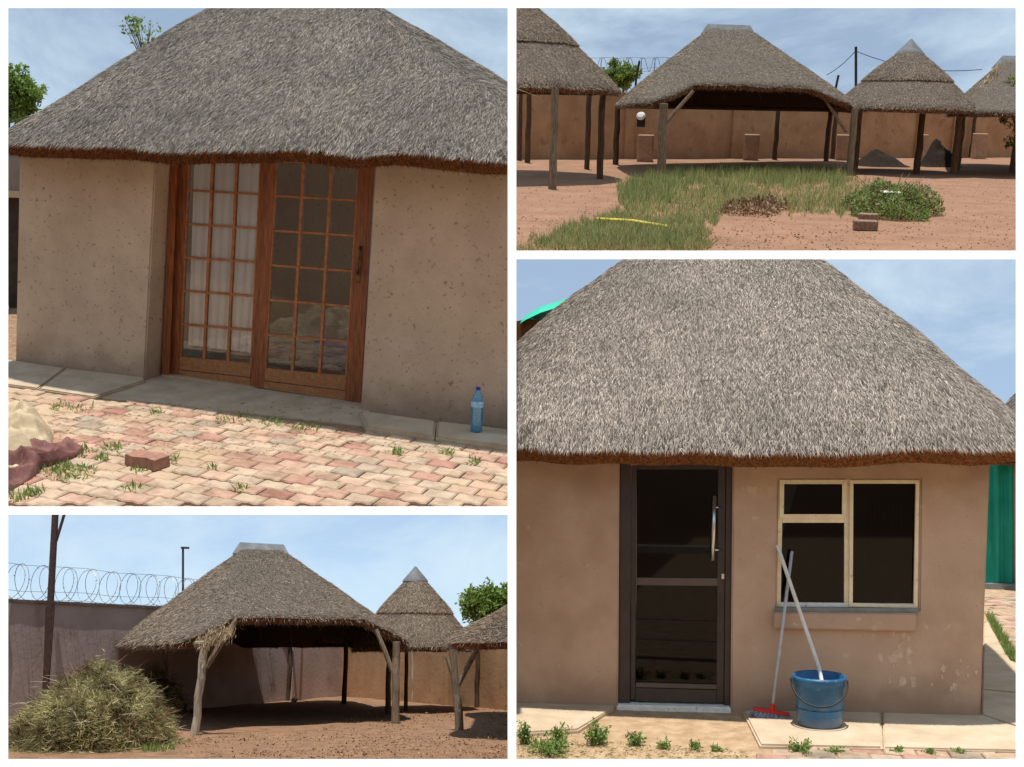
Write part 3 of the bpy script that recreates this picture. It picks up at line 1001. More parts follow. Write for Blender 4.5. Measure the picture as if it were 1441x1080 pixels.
# loose paver, bottle, sacks, weeds
bm = BM()
bp = S.g(206, 655, 0.03)
me = PM
lb_ = obj('loose_brick', prism(BM(), [Vector((x, y, 0.0)) for x, y in ((-0.15, -0.07), (-0.05, -0.095), (0.05, -0.06), (0.15, -0.085), (0.155, 0.085), (0.05, 0.11), (-0.05, 0.08), (-0.15, 0.10))],
                               [Vector((x, y, 0.082)) for x, y in ((-0.145, -0.065), (-0.05, -0.09), (0.05, -0.055), (0.145, -0.08), (0.15, 0.08), (0.05, 0.105), (-0.05, 0.075), (-0.145, 0.095))]), M['red_brick'], off=Vector((0, 0, 0)))
lb_.matrix_world = S.M @ Matrix.Translation(bp) @ Matrix.Rotation(rot - 0.12, 4, 'Z')
tag(lb_, 'loose red paving brick lying on top of the pale paving', 'brick')

b0 = S.g(670, 607, 0.075)
bt = thing('water_bottle', 'clear blue plastic water bottle with dark blue cap standing on the concrete apron', 'bottle', S, b0)
sc_ = 0.395 / 0.33
bm = BM()
lathe(bm, b0, [(r * sc_, z * sc_) for r, z in ((0.0, 0.004), (0.040, 0.0), (0.045, 0.012), (0.044, 0.06), (0.046, 0.10), (0.044, 0.125), (0.046, 0.15), (0.044, 0.17), (0.046, 0.20), (0.044, 0.225), (0.034, 0.265), (0.019, 0.295), (0.016, 0.31))], 24)
body = obj('bottle_body', bm, M['bottle_blue'], bt, smooth=True)
obj('water', lathe(BM(), b0, [(0.0, 0.006), (0.046, 0.008), (0.050, 0.03), (0.048, 0.035), (0.0, 0.036)], 20), M['bottle_base'], bt, smooth=True)
obj('cap', lathe(BM(), b0, [(0.0, 0.372), (0.0205, 0.371), (0.021, 0.395), (0.0, 0.397)], 16), M['cap_blue'], bt)
obj('bottle_label', lathe(BM(), b0, [(0.0552, 0.222), (0.0558, 0.236), (0.0552, 0.275)], 20), M['label_blue'], bt)

def heap_cloth(S, px_poly, hgt, seed, nx=44, ridge=0.5, z0=0.03):
    """a crumpled sheet over a picture-shaped footprint"""
    fp_ = [S.g(*p) for p in px_poly]
    c = sum(fp_, Vector()) / len(fp_)
    bm = BM()
    rings, segs = 30, nx * 2
    pts = []
    def outline(a):
        best = None
        d = Vector((math.cos(a), math.sin(a), 0))
        for i in range(len(fp_)):
            p, q = fp_[i] - c, fp_[(i + 1) % len(fp_)] - c
            e = q - p
            den = d.x * e.y - d.y * e.x
            if abs(den) < 1e-9: continue
            t = (p.x * e.y - p.y * e.x) / den
            s = (p.x * d.y - p.y * d.x) / den
            if t > 0 and -1e-6 <= s <= 1 + 1e-6 and (best is None or t > best): best = t
        return best or 0.1
    centre = bm.verts.new(c + Vector((0, 0, hgt)))
    prev = None
    for r in range(1, rings + 1):
        row = []
        for k in range(segs):
            a = 2 * math.pi * k / segs
            rr = r / rings
            p = c + Vector((math.cos(a), math.sin(a), 0)) * outline(a) * rr
            base = hgt * (1 - rr ** 2.2)
            nn = noise.noise(Vector((p.x * 3.2 + seed, p.y * 3.2, seed)))
            fold = (1 - abs(noise.noise(Vector((p.x * 4.2 + seed, p.y * 4.2 - seed, seed * 2)))) * 3.0) + 0.5 * (1 - abs(noise.noise(Vector((p.x * 9 - seed, p.y * 9, seed)))) * 3.0)
            z = max(0.0, base * (0.66 + 0.9 * nn) + ridge * 0.13 * max(-0.6, fold) * (1 - 0.3 * rr)) + 0.015
            if r == rings: z = 0.0
            row.append(bm.verts.new((p.x, p.y, z0 + z)))
        if prev is None:
            for k in range(segs): bm.faces.new((centre, row[k], row[(k + 1) % segs]))
        else:
            for k in range(segs): bm.faces.new((prev[k], row[k], row[(k + 1) % segs], prev[(k + 1) % segs]))
        prev = row
    return bm, c
bm, c = heap_cloth(S, [(-70, 640), (-60, 600), (10, 590), (60, 596), (76, 612), (74, 640), (50, 668), (-10, 690), (-60, 690)], 0.30, 5.7)
single('canvas_sack', bm, M['canvas'], S, c, 'crumpled cream canvas sheet heaped on the paving', 'sheet', smooth=True)
bm, c = heap_cloth(S, [(-70, 712), (-40, 670), (20, 655), (60, 640), (112, 634), (118, 643), (95, 655), (62, 662), (45, 680), (0, 704), (-40, 716)], 0.13, 8.0)
single('maroon_sack', bm, M['maroon'], S, c, 'folded maroon cloth on the paving in front of the cream sheet', 'cloth', smooth=True)

pts = []
for (px, py, rad, n) in ((100, 668, 0.16, 160), (75, 660, 0.12, 100), (20, 702, 0.10, 90), (112, 640, 0.10, 90), (158, 634, 0.07, 60), (145, 648, 0.05, 40), (195, 662, 0.07, 40),
                         (185, 690, 0.06, 30), (240, 650, 0.06, 30), (50, 695, 0.06, 50), (220, 582, 0.05, 30), (330, 590, 0.18, 70), (380, 597, 0.10, 40), (430, 606, 0.14, 50),
                         (560, 640, 0.05, 40), (630, 640, 0.05, 40), (668, 652, 0.05, 30), (300, 662, 0.03, 20), (338, 690, 0.05, 40), (120, 578, 0.12, 40), (85, 575, 0.10, 40)):
    pts.append(tuft_points(S.g(px, py, 0.02), rad, n))
stuff_obj('grass', quad_mesh('grass', sprays(np.concatenate(pts), norm(RNG.normal(0, 0.6, (sum(len(p) for p in pts), 3)) + np.array([0, 0, 0.8])), 0.062, 0.012)), M['weed'], None, S)
# fallen straw and grit on the paving
n = 900
pp = np.array([S.g(random.uniform(60, 712), random.uniform(566, 640), 0.034)[:] for _ in range(n)])
dd = norm(np.concatenate([RNG.normal(0, 1, (n, 2)), RNG.normal(0, 0.08, (n, 1))], 1))
stuff_obj('straw_litter', quad_mesh('straw_litter', sprays(pp, dd, 0.05, 0.008)), M['dry_grass'], None, S)

# behind the hut, at its free end
tb = Vector((S.dep(18, 300, 22).x, 22, 0))
bm = BM()
OY = 15.6
p0, p1 = S.dep(-220, 300, OY), S.dep(30, 300, OY)
t = thing('outbuilding', 'grey outbuilding with a dark slatted gate beyond the corner of the clay hut', 'outbuilding', S, Vector((p1.x, OY, 0)))
slab(bm, [Vector((p0.x, OY, S.dep(20, 268, OY).z)), Vector((p1.x, OY, S.dep(20, 268, OY).z)), Vector((p1.x, OY, S.dep(20, 215, OY).z)), Vector((p0.x, OY, S.dep(20, 215, OY).z))], Vector((0, 0.2, 0)))
obj('wall', bm, M['grey_wall'], t)
bm = BM()
slab(bm, [Vector((p0.x, OY - 0.05, S.dep(20, 278, OY).z)), Vector((p1.x, OY - 0.05, S.dep(20, 278, OY).z)), Vector((p1.x, OY - 0.05, S.dep(20, 268.5, OY).z)), Vector((p0.x, OY - 0.05, S.dep(20, 268.5, OY).z))], Vector((0, 0.3, 0)))
obj('lintel', bm, M['concrete_pale'], t)
for k in range(9):
    x = p0.x + (p1.x - p0.x) * (k + 0.5) / 9
    bm = BM()
    w = (p1.x - p0.x) / 9 * 0.46
    slab(bm, [Vector((x - w, OY + 0.1, 0.0)), Vector((x + w, OY + 0.1, 0.0)), Vector((x + w, OY + 0.1, S.dep(20, 278.5, OY).z)), Vector((x - w, OY + 0.1, S.dep(20, 278.5, OY).z))], Vector((0, 0.04, 0)))
    obj('slat', bm, M['steel_dark'], t)
tyb = S.g(12, 428)
bm = BM()
for r0 in (0,):
    segs, sr = 28, 10
    for a in range(segs):
        for b in range(sr): pass
    vv = [[bm.verts.new(tyb + Vector((0.05 * math.sin(2 * math.pi * b / sr) + 0.0, (0.26 + 0.09 * math.cos(2 * math.pi * b / sr)) * math.cos(2 * math.pi * a / segs),
                                      0.35 + (0.26 + 0.09 * math.cos(2 * math.pi * b / sr)) * math.sin(2 * math.pi * a / segs)))) for b in range(sr)] for a in range(segs)]
    for a in range(segs):
        for b in range(sr):
            bm.faces.new((vv[a][b], vv[(a + 1) % segs][b], vv[(a + 1) % segs][(b + 1) % sr], vv[a][(b + 1) % sr]))
bm.transform(Matrix.Translation(tyb) @ Matrix.Rotation(0.9, 4, 'Z') @ Matrix.Translation(-tyb))
single('tyre', bm, M['rubber'], S, tyb, 'black tyre standing on its tread near the dark slatted gate', 'tyre', smooth=True)
def crown_at(S, y, *pr):
    return [(S.dep(px, py, y), r) for px, py, r in pr]
b = Vector((S.dep(10, 300, 16.8).x, 16.8, 0))
leafy(S, 'bushy_tree', 'dense bright green tree rising behind the low end of the clay hut roof', 'tree', b, b + Vector((0, 0, 2.6)), crown_at(S, 16.8, (0, 135, 0.5), (30, 138, 0.30), (12, 120, 0.28), (42, 130, 0.16)), 14000, 0.055, M['leaf'], clumps=40)
b = Vector((S.dep(205, 300, 17.2).x, 17.2, 0))
leafy(S, 'wispy_tree', 'sparse wispy tree top peeking over the slope of the clay hut roof', 'tree', b, S.dep(205, 95, 17.2), crown_at(S, 17.2, (200, 46, 0.24), (185, 38, 0.16)), 260, 0.055, M['leaf'], limbs=9, clumps=22, trunk_r=0.018)

# ================================================================== COURTYARD 2: open thatched shelters along the mud wall
S = TR
c_left = sided(S.cut(720.5, 1080, 720.5, 0), S.g(1000, 300))
c_low = sided(S.cut(0, 359, 1441, 359), S.g(1000, 300))
ground('earth_yard', S, [S.g(700, 360), S.g(1900, 360), Vector((-16, 105, 0)), Vector((36, 105, 0))], M['earth'], 0.8, 0.03, (c_left, c_low), thick=0.03)

def shelter_post(parent, px, py, topz, r=0.085, m='wood_grey', lean=(0, 0), S_=None):
    S_ = S_ or S
    b = S_.g(px, py)
    o = obj('post', post(S_, b, b + Vector((lean[0], lean[1], topz)), r, 0.025), M[m], parent)
    return b

def ring_beam(parent, pts, z, r=0.055, m='wood_brown_shaded', closed=True):
    pp = [Vector((p.x, p.y, z)) for p in pts]
    for a, b in zip(pp, pp[1:] + (pp[:1] if closed else [])):
        if (b - a).length < 0.2: continue
        obj('beam', tube(BM(), [a, a.lerp(b, 0.5) + Vector((0, 0, random.uniform(-0.02, 0.02))), b], r, 7), M[m], parent)

def rafters(parent, eave, ra, rb, ze, zr, n, prof, r=0.03, below=0.2, t0=None, keep=None):
    N = len(eave)
    for k in range(n):
        i = int(N * k / n)
        e = eave[i]
        d = rb - ra
        q = ra if d.length < 1e-6 else ra + d * max(0, min(1, (e - ra).dot(d) / d.length_squared))
        ts = (t0[i] if t0 else 0) + 0.04
        a, b = e.lerp(q, ts), e.lerp(q, 0.96)
        pa = Vector((a.x, a.y, ze + (zr - ze) * ts ** prof - below))
        pb = Vector((b.x, b.y, ze + (zr - ze) * 0.96 ** prof - below))
        pm = (pa + pb) / 2
        mt = (ts + 0.96) / 2
        pm.z = ze + (zr - ze) * mt ** prof - below
        if keep and not (keep(pa) and keep(pb)): continue
        obj('rafter', tube(BM(), [pa, pm, pb], r, 6), M['wood_brown_shaded'], parent)

def cone_cap(parent, c, zb, r, h, m='cement_cap'):
    bm = BM()
    lathe(bm, Vector((c.x, c.y, zb)), [(r * 1.04, -0.05), (r, 0.0), (r * 0.66, h * 0.36), (r * 0.30, h * 0.72), (r * 0.08, h * 0.97), (0.004, h)], 22)
    return obj('ridge_cap', bm, M[m], parent, smooth=True)

def tiered_round(S, name, label, cpx, y, Rr, ze, zr, posts, cap, cuts=(), n=26000, split=0.42, topz=None, group=None, mt='thatch_brown', skip_rafters=False, prof=0.93, sl=0.15, sw=0.016):
    """round shelter whose upper thatch laps a lower skirt"""
    c = S.dep(cpx, 200, y); c = zup(c, 0)
    t = thing(name, label, 'thatched shelter', S, c, group)
    eave = rounded(c, Rr, Rr * 1.15, 0, 0, 60, 2)
    bm = roof_shell(eave, c, c, ze, zr, prof, t1=split + 0.05, thick=0.17, K=7, wob=0.03)
    add_roof(t, bm, int(n * 0.55), sl, sw, M[mt], cuts, nbutt=2500, butt_L=0.12, butt_mat=M[mt])
    up = [e.lerp(c, split * 0.92) for e in eave]
    z1 = ze + (zr - ze) * (split * 0.92) ** prof
    bm = roof_shell(up, c, c, z1 + 0.10, zr + 0.06, prof * 1.02, t1=1.0, thick=0.14, K=9, wob=0.03)
    add_roof(t, bm, int(n * 0.45), sl, sw, M[mt], cuts, nbutt=1200, butt_L=0.08)
    if cap:
        cone_cap(t, c, zr - cap[1] * 0.55, cap[0], cap[1])
    keep = None
    if cuts:
        keep = lambda p: (p - cuts[0][0]).dot(cuts[0][1]) < -0.02
    if not skip_rafters:
        rafters(t, eave, c, c, ze, zr, 14, prof, 0.032, 0.22, keep=keep)
    bs = []
    for p in posts:
        bs.append(shelter_post(t, p[0], p[1], (topz or ze) + 0.05, p[2] if len(p) > 2 else 0.085, p[3] if len(p) > 3 else 'wood_grey', p[4] if len(p) > 4 else (0, 0), S))
    return t, c, eave, bs

tiered_round(S, 'round_shelter', 'round two tiered thatched shelter with no cap in view, cut off beside the hipped shelter', 712, 38.5, 3.80, 2.92, S.dep(690, -20, 38.5).z,
             [(777, 266, 0.125), (844, 251.6, 0.12, 'wood_brown_shaded'), (825.5, 238, 0.11, 'wood_brown_shaded'), (742, 229, 0.12, 'wood_brown_shaded'), (731, 226, 0.10, 'wood_brown_shaded')], None, (c_left,), n=52000, group='thatched shelters', topz=2.8)
tiered_round(S, 'round_shelter', 'round thatched shelter with grey cone cap between the arched shelter and the streaked roof', 1268, 49.7, 2.85, 2.55, S.dep(1262, 64, 49.7).z,
             [(1225, 219, 0.12, 'wood_brown_shaded', (0.16, 0)), (1289.7, 245, 0.14, 'wood_brown_shaded'), (1342, 244, 0.14), (1347, 240, 0.125), (1203, 240, 0.12)], (0.56, 0.56), n=46000, group='thatched shelters')

def hip_shelter(S, name, label, corners, ze, ridge, zr, posts, braces, raise_fn, cap_len, n, group='thatched shelters', mt='thatch_brown', cuts=(), front_n=None, pw=5.0, golden=0, prof=0.95, raft=True, topz=None):
    """corners: plan quad near-left, near-right, far-right, far-left; roof over it with a short capped ridge"""
    c = sum(corners, Vector()) / 4
    c.z = 0
    t = thing(name, label, 'thatched shelter', S, c, group)
    N = 96
    eave = []
    unit = rounded(Vector((0, 0, 0)), 1, 1, 0, 0, N, pw)
    for u in unit:
        s, v = (u.x + 1) / 2, (u.y + 1) / 2
        p = corners[0].lerp(corners[1], s).lerp(corners[3].lerp(corners[2], s), v)
        eave.append(zup(p, 0))
    t0 = [raise_fn(u.x, u.y) for u in unit]
    bm = roof_shell(eave, zup(ridge[0], 0), zup(ridge[1], 0), ze, zr, prof, t0=t0, thick=0.17, K=14, wob=0.04)
    add_roof(t, bm, n, 0.15, 0.016, M[mt], cuts, nbutt=5000, butt_L=0.13, butt_mat=M[mt])
    # cap: a folded sheet along the ridge
    ra, rb = ridge
    d = (rb - ra).normalized()
    s = Vector((-d.y, d.x, 0))
    bm = BM()
    a, b = zup(ra, zr) - d * 0.1, zup(rb, zr) + d * 0.1
    w = cap_len
    A = [a - s * w - d * w * 0.7 + Vector((0, 0, -w * 0.75)), a + Vector((0, 0, 0.16)), a + s * w - d * w * 0.7 + Vector((0, 0, -w * 0.75))]
    B = [b - s * w + d * w * 0.7 + Vector((0, 0, -w * 0.75)), b + Vector((0, 0, 0.13)), b + s * w + d * w * 0.7 + Vector((0, 0, -w * 0.75))]
    va, vb = [bm.verts.new(p) for p in A], [bm.verts.new(p) for p in B]
    for i in range(2): bm.faces.new((va[i], va[i + 1], vb[i + 1], vb[i]))
    bm.faces.new(va); bm.faces.new(vb[::-1])
    bm.faces.new((va[0], vb[0], vb[2], va[2]))
    for cc in cuts: cut(bm, cc)
    obj('ridge_cap', bm, M['cement_cap'], t)
    if raft:
        rafters(t, eave, zup(ridge[0], 0), zup(ridge[1], 0), ze, zr, 22, prof, 0.035, 0.23, t0, keep=(lambda p: (p - cuts[0][0]).dot(cuts[0][1]) < -0.02) if cuts else None)
    bs = []
    for p in posts:
        bs.append(shelter_post(t, p[0], p[1], topz or ze, p[2] if len(p) > 2 else 0.09, p[3] if len(p) > 3 else 'wood_grey', p[4] if len(p) > 4 else (0, 0), S))
    for (x0, y0, i, x1, y1) in braces:
        a = S.at(x0, y0, bs[i]); b2 = S.at(x1, y1, bs[i])
        obj('brace', tube(BM(), [a, a.lerp(b2, 0.5) + Vector((0, 0, 0.02)), b2], [0.06, 0.065, 0.055], 7), M['wood_grey'], t)
    return t, c, eave, bs

# the hipped shelter in the middle
def off(p, dx, dy): return p + Vector((dx, dy, 0))
nl, nr = S.g(929, 252), S.g(1195, 247)
fr_, fl = S.g(1166, 225), S.g(866, 232)
def raiseTR(u, v):
    if v > -0.55: return 0.0
    return 0.21 * max(0, min(1, (0.90 - abs(u - 0.03)) / 0.30)) * max(0, min(1, (-v - 0.55) / 0.25))
yc = (nl.y + fr_.y) / 2
hip = hip_shelter(S, 'hipped_shelter', 'hipped thatched shelter with raised front arch behind the patch of green grass', [off(nl, -0.9, -0.7), off(nr, 0.4, -0.7), off(fr_, 0.8, 0.7), off(fl, -0.4, 0.7)], 2.52,
            (S.dep(999, 40, yc), S.dep(1052, 44, yc)), S.dep(1020, 40, yc).z, [(929, 252, 0.16), (1195, 247, 0.14), (866, 232, 0.13, 'wood_brown_shaded'), (1162.5, 227, 0.125, 'wood_brown_shaded'), (1171, 224, 0.12, 'wood_brown_shaded'), (1090, 225, 0.12, 'wood_brown_shaded')],
            [(932, 180, 0, 976, 128), (1191, 187, 1, 1160, 139)], raiseTR, 0.34, 80000)
ring_beam(hip[0], [hip[3][0] + Vector((0, 0.2, 0)), hip[3][2], hip[3][3], hip[3][1] + Vector((0, 0.2, 0))], 2.40, 0.085, closed=False)

# the streaked one at the edge
p1_ = S.g(1424.5, 243)
sp = hip_shelter(S, 'hipped_shelter', 'thatched shelter with pale straw streaks down its roof, beyond the cone capped round one', [S.dep(1334, 200, 47.6), S.dep(1560, 200, 47.6), S.dep(1540, 200, 61), S.dep(1322, 200, 61)], 2.45,
            (S.dep(1414, 84, 54), S.dep(1470, 84, 54)), S.dep(1420, 84, 54).z, [(1424.5, 243, 0.14), (1416, 219, 0.12, 'wood_brown_shaded'), (1500, 243, 0.13), (1366, 222, 0.11, 'wood_brown_shaded')], [], lambda u, v: 0.0, 0.48, 40000)
# golden streak of fresh straw on it
a_, b_ = S.dep(1404, 90, 52.2), S.dep(1384, 128, 50.6)
n = 420
tt = RNG.random((n, 1))
P = np.array(a_) * (1 - tt) + np.array(b_) * tt + RNG.normal(0, 1, (n, 3)) * np.array([0.11, 0.05, 0.05]) * (0.4 + tt)
V = sprays(P, norm(np.array([-0.35, -0.5, -0.9]) + RNG.normal(0, 0.15, (n, 3))), 0.32, 0.025) - np.array(BASE[sp[0].name])
stuff_obj('straw_streak', quad_mesh('straw_streak', V), M['golden_straw'], sp[0])

# mud wall along the back
wl0, wl1 = S.g(640, 224.5), S.g(1520, 221)
HW = 3.0
def wall_run(S, name, label, a, b, H, th, m, cope=None, cuts=(), nseg=60, piers=(), pier_w=0.4):
    t = thing(name, label, 'wall', S, (a + b) / 2)
    d = (b - a); nrm = Vector((d.y, -d.x, 0)).normalized()
    if nrm.dot(S.eye - a) < 0: nrm = -nrm
    bm = BM()
    A, B = [], []
    for i in range(nseg + 1):
        p = a + d * (i / nseg)
        w = 0.02 * noise.noise(Vector((i * 0.37, 1.2, 0)))
        A.append((p + nrm * w, p + nrm * w * 0.5 - nrm * th))
    vf = [[bm.verts.new(zup(p, z)) for z in (-0.1, H * 0.12, H * 0.5, H)] for p, q in A]
    vbk = [[bm.verts.new(zup(q, z)) for z in (-0.1, H)] for p, q in A]
    for i in range(nseg):
        for k in range(3): bm.faces.new((vf[i][k], vf[i + 1][k], vf[i + 1][k + 1], vf[i][k + 1]))
        bm.faces.new((vf[i][3], vf[i + 1][3], vbk[i + 1][1], vbk[i][1]))
        bm.faces.new((vbk[i][0], vbk[i + 1][0], vbk[i + 1][1], vbk[i][1]))
    bm.faces.new(vf[0] + [vbk[0][1], vbk[0][0]]); bm.faces.new(vf[-1] + [vbk[-1][1], vbk[-1][0]])
    for c in cuts: cut(bm, c)
    obj('wall', bm, m, t)
    for px, w in piers:
        p = None
        dd = S.dir(px, 0)
        # foot of the pier: where the sight line crosses the wall
        nn = nrm
        k = (a - S.eye).dot(nn) / dd.dot(nn)
        p = zup(S.eye + dd * k, 0)
        bm = BM()
        ud = d.normalized() * w / 2
        slab(bm, [zup(p - ud, -0.05), zup(p + ud, -0.05), zup(p + ud, H - 0.02), zup(p - ud, H - 0.02)], nrm * 0.13)
        obj('pier', bm, m, t)
    if cope:
        bm = BM()
        slab(bm, [zup(a + nrm * 0.05, H), zup(b + nrm * 0.05, H), zup(b - nrm * (th + 0.05), H), zup(a - nrm * (th + 0.05), H)], Vector((0, 0, cope)))
        for c in cuts: cut(bm, c)
        obj('coping', bm, M['coping'], t)
    return t, nrm
wallTR, nTR = wall_run(S, 'mud_wall', 'long ochre mud wall running behind the row of open shelters', wl0, wl1, HW, 0.35, M['mud_wall'], cuts=(c_left,), piers=((893, 0.5), (1046, 0.42), (1312, 0.42), (1364, 0.42)))
# stub blocks at the foot of the wall
for i, (px, py, wpx, hpx) in enumerate(((907.5, 226, 21, 36), (1056, 224, 20, 34), (1184, 224, 16, 33), (1297, 223, 10, 32), (1376, 222, 17, 32))):
    b = S.g(px, py + 1.5)
    k = b.y / F
    bm = BM()
    box(bm, b + Vector((0, 0, hpx * k / 2 - 0.02)), wpx * k, 0.63, hpx * k + 0.04, 0.02, 0.03)
    single('block_plinth', bm, M['block'], S, b, ['squat clay block plinth beneath the lamp, beside the arched shelter post', 'squat clay block plinth at the wall seen through the middle of the hipped shelter',
           'squat clay block plinth at the wall, half hidden by paired posts of the hipped shelter', 'narrow clay block plinth at the wall beside the thick dark post', 'squat clay block plinth at the wall under the streaked roof'][i], 'plinth', 'clay block plinths along the mud wall')
b = S.g(902, 226)
t = thing('wall_lamp', 'round white floodlight with black bracket on the mud wall above a plinth', 'lamp', S, S.dep(902, 163, b.y))
c = S.dep(902, 164, b.y - 0.45)
bm = BM(); lathe(bm, Vector((0, 0, 0)), [(0.0, 0.0), (0.19, 0.0), (0.20, 0.04), (0.13, 0.16), (0.0, 0.17)], 18)
bm.transform(Matrix.Translation(c) @ Matrix.Rotation(R(62), 4, 'X')); obj('reflector', bm, M['white_paint'], t)
bm = BM(); box(bm, c + Vector((0, 0.18, -0.25)), 0.36, 0.22, 0.44, 0, 0.02); obj('bracket', bm, M['black_plastic'], t)
# soil heaps in the shade
def mound(S, px, py, wpx, hpx, seed, dep=1.3, m='soil'):
    b = S.g(px, py)
    k = b.y / F
    bm = BM()
    n1, n2 = 14, 30
    c = bm.verts.new(b + Vector((0, 0, hpx * k)))
    prev = None
    for r in range(1, n1 + 1):
        row = []
        for s in range(n2):
            a = 2 * math.pi * s / n2
            rr = r / n1
            z = hpx * k * (0.5 + 0.5 * math.cos(math.pi * rr)) * (1 + 0.5 * noise.noise(Vector((math.cos(a) * 2 * rr + seed, math.sin(a) * 2 * rr, seed)))) + (0.04 * noise.noise(Vector((a * 3, rr * 9, seed))) if r < n1 else 0)
            row.append(bm.verts.new(b + Vector((math.cos(a) * wpx * k / 2 * rr, math.sin(a) * dep * rr, max(z, 0) - (0.03 if r == n1 else 0)))))
        for s in range(n2):
            if prev is None: bm.faces.new((c, row[s], row[(s + 1) % n2]))
            else: bm.faces.new((prev[s], row[s], row[(s + 1) % n2], prev[(s + 1) % n2]))
        prev = row
    return bm, b
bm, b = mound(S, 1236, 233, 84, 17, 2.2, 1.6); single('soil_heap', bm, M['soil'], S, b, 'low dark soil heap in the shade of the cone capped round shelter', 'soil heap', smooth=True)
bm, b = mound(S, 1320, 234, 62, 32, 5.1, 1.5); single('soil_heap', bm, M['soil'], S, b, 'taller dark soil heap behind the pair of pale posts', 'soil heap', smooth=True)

# grass patch
def sow(S, poly, n, z=0.0, patch=0.0, sc=0.8):
    reg = [S.g(*p) for p in poly]
    xs, ys = [p.x for p in reg], [p.y for p in reg]
    out = []
    # even in the picture: sample the picture polygon
    px0, px1 = min(p[0] for p in poly), max(p[0] for p in poly)
    py0, py1 = min(p[1] for p in poly), max(p[1] for p in poly)
    pol = [Vector((p[0], p[1], 0)) for p in poly]
    while len(out) < n:
        q = Vector((random.uniform(px0, px1), random.uniform(py0, py1), 0))
        q2 = q + Vector((noise.noise(Vector((q.x * 0.09, q.y * 0.12, 5))) * 26, noise.noise(Vector((q.x * 0.09, q.y * 0.12, 9))) * 11, 0)) * (1 if patch else 0)
        if not inpoly(q2, pol): continue
        p = S.g(q.x, q.y, z)
        if patch and noise.fractal(Vector((p.x * sc, p.y * sc * 0.6, 2.2)), 1.0, 2.0, 3) < random.uniform(-0.9, 0.6) * patch: continue
        out.append(p[:])
    return np.array(out)
lush = [(868, 268), (905, 253), (960, 250), (1060, 242), (1130, 240), (1190, 250), (1230, 258), (1300, 292), (1230, 304), (1130, 303), (1090, 290), (1040, 290), (1000, 312), (985, 350), (930, 354), (760, 354), (740, 346), (800, 322), (868, 300), (885, 284)]
me = tri_mesh('grass', blades(sow(S, lush, 17000, 0.0, 1.0), 0.22, 0.020, 1.1))
stuff_obj('grass', me, M['lawn'], None, S)
low_edge = [(722, 358), (722, 346), (800, 322), (870, 300), (990, 318), (1000, 358)]
stuff_obj('grass', tri_mesh('grass', blades(sow(S, low_edge, 8000, 0.0, 0.8) , 0.15, 0.018, 1.3)), M['dry_grass'], None, S)
tall = [(870, 266), (905, 250), (1060, 240), (1190, 246), (1200, 262), (1050, 266), (900, 286), (874, 290)]
stuff_obj('grass', tri_mesh('grass', blades(sow(S, tall, 7000, 0.0, 0.8), 0.42, 0.022, 0.7)), M['lawn'], None, S)
P = sow(S, [(1010, 300), (1030, 284), (1090, 280), (1115, 290), (1080, 304)], 1500, 0.05) + np.concatenate([np.zeros((1500, 2)), RNG.random((1500, 1)) * 0.07], 1)
stuff_obj('leaf_litter', quad_mesh('leaf_litter', sprays(P, norm(RNG.normal(0, 1, P.shape)), 0.11, 0.045)), M['dead_leaf'], None, S)
# grit and dead leaves on the bare earth
P = sow(S, [(728, 352), (728, 262), (860, 258), (1190, 246), (1428, 240), (1428, 352)], 4200, 0.012, 1.0, 0.5)
stuff_obj('leaf_litter', quad_mesh('leaf_litter', sprays(P, norm(RNG.normal(0, 1, P.shape) * np.array([1, 1, 0.2])), 0.045, 0.022)), M['dead_leaf'], None, S)
stuff_obj('grass', tri_mesh('grass', blades(sow(S, [(850, 320), (905, 270), (1060, 262), (1200, 270), (1290, 300), (1090, 300), (1010, 300), (985, 352), (770, 354)], 11000, 0.0, 1.0, 1.3), 0.15, 0.020, 1.6)), M['dry_grass'], None, S)
# yellow strip
a, b = S.g(840, 308, 0.10), S.g(940, 319, 0.06)
bm = BM(); tube(bm, [a, a.lerp(b, 0.5) + Vector((0, 0, 0.04)), b], 0.032, 6)
single('yellow_pipe', bm, M['yellow'], S, a.lerp(b, 0.5), 'thin yellow plastic pipe lying in the grass patch', 'pipe')
# bricks
for i, (px, py, sx, rz) in enumerate(((1217, 324, 0.46, 0.05), (1221, 313.5, 0.40, -0.12))):
    b = S.g(px, py)
    bm = BM(); box(bm, Vector((0, 0, 0.10)), sx * 1.05, 0.30, 0.21, rz, 0.02)
    o = obj('loose_brick', bm, M['grey_brick'], off=Vector((0, 0, 0)))
    o.matrix_world = S.M @ Matrix.Translation(b)
    tag(o, ['larger brown brick lying on the bare earth before the shrub', 'smaller brown brick just behind the larger one on the bare earth'][i], 'brick', 'loose bricks on the earth yard')
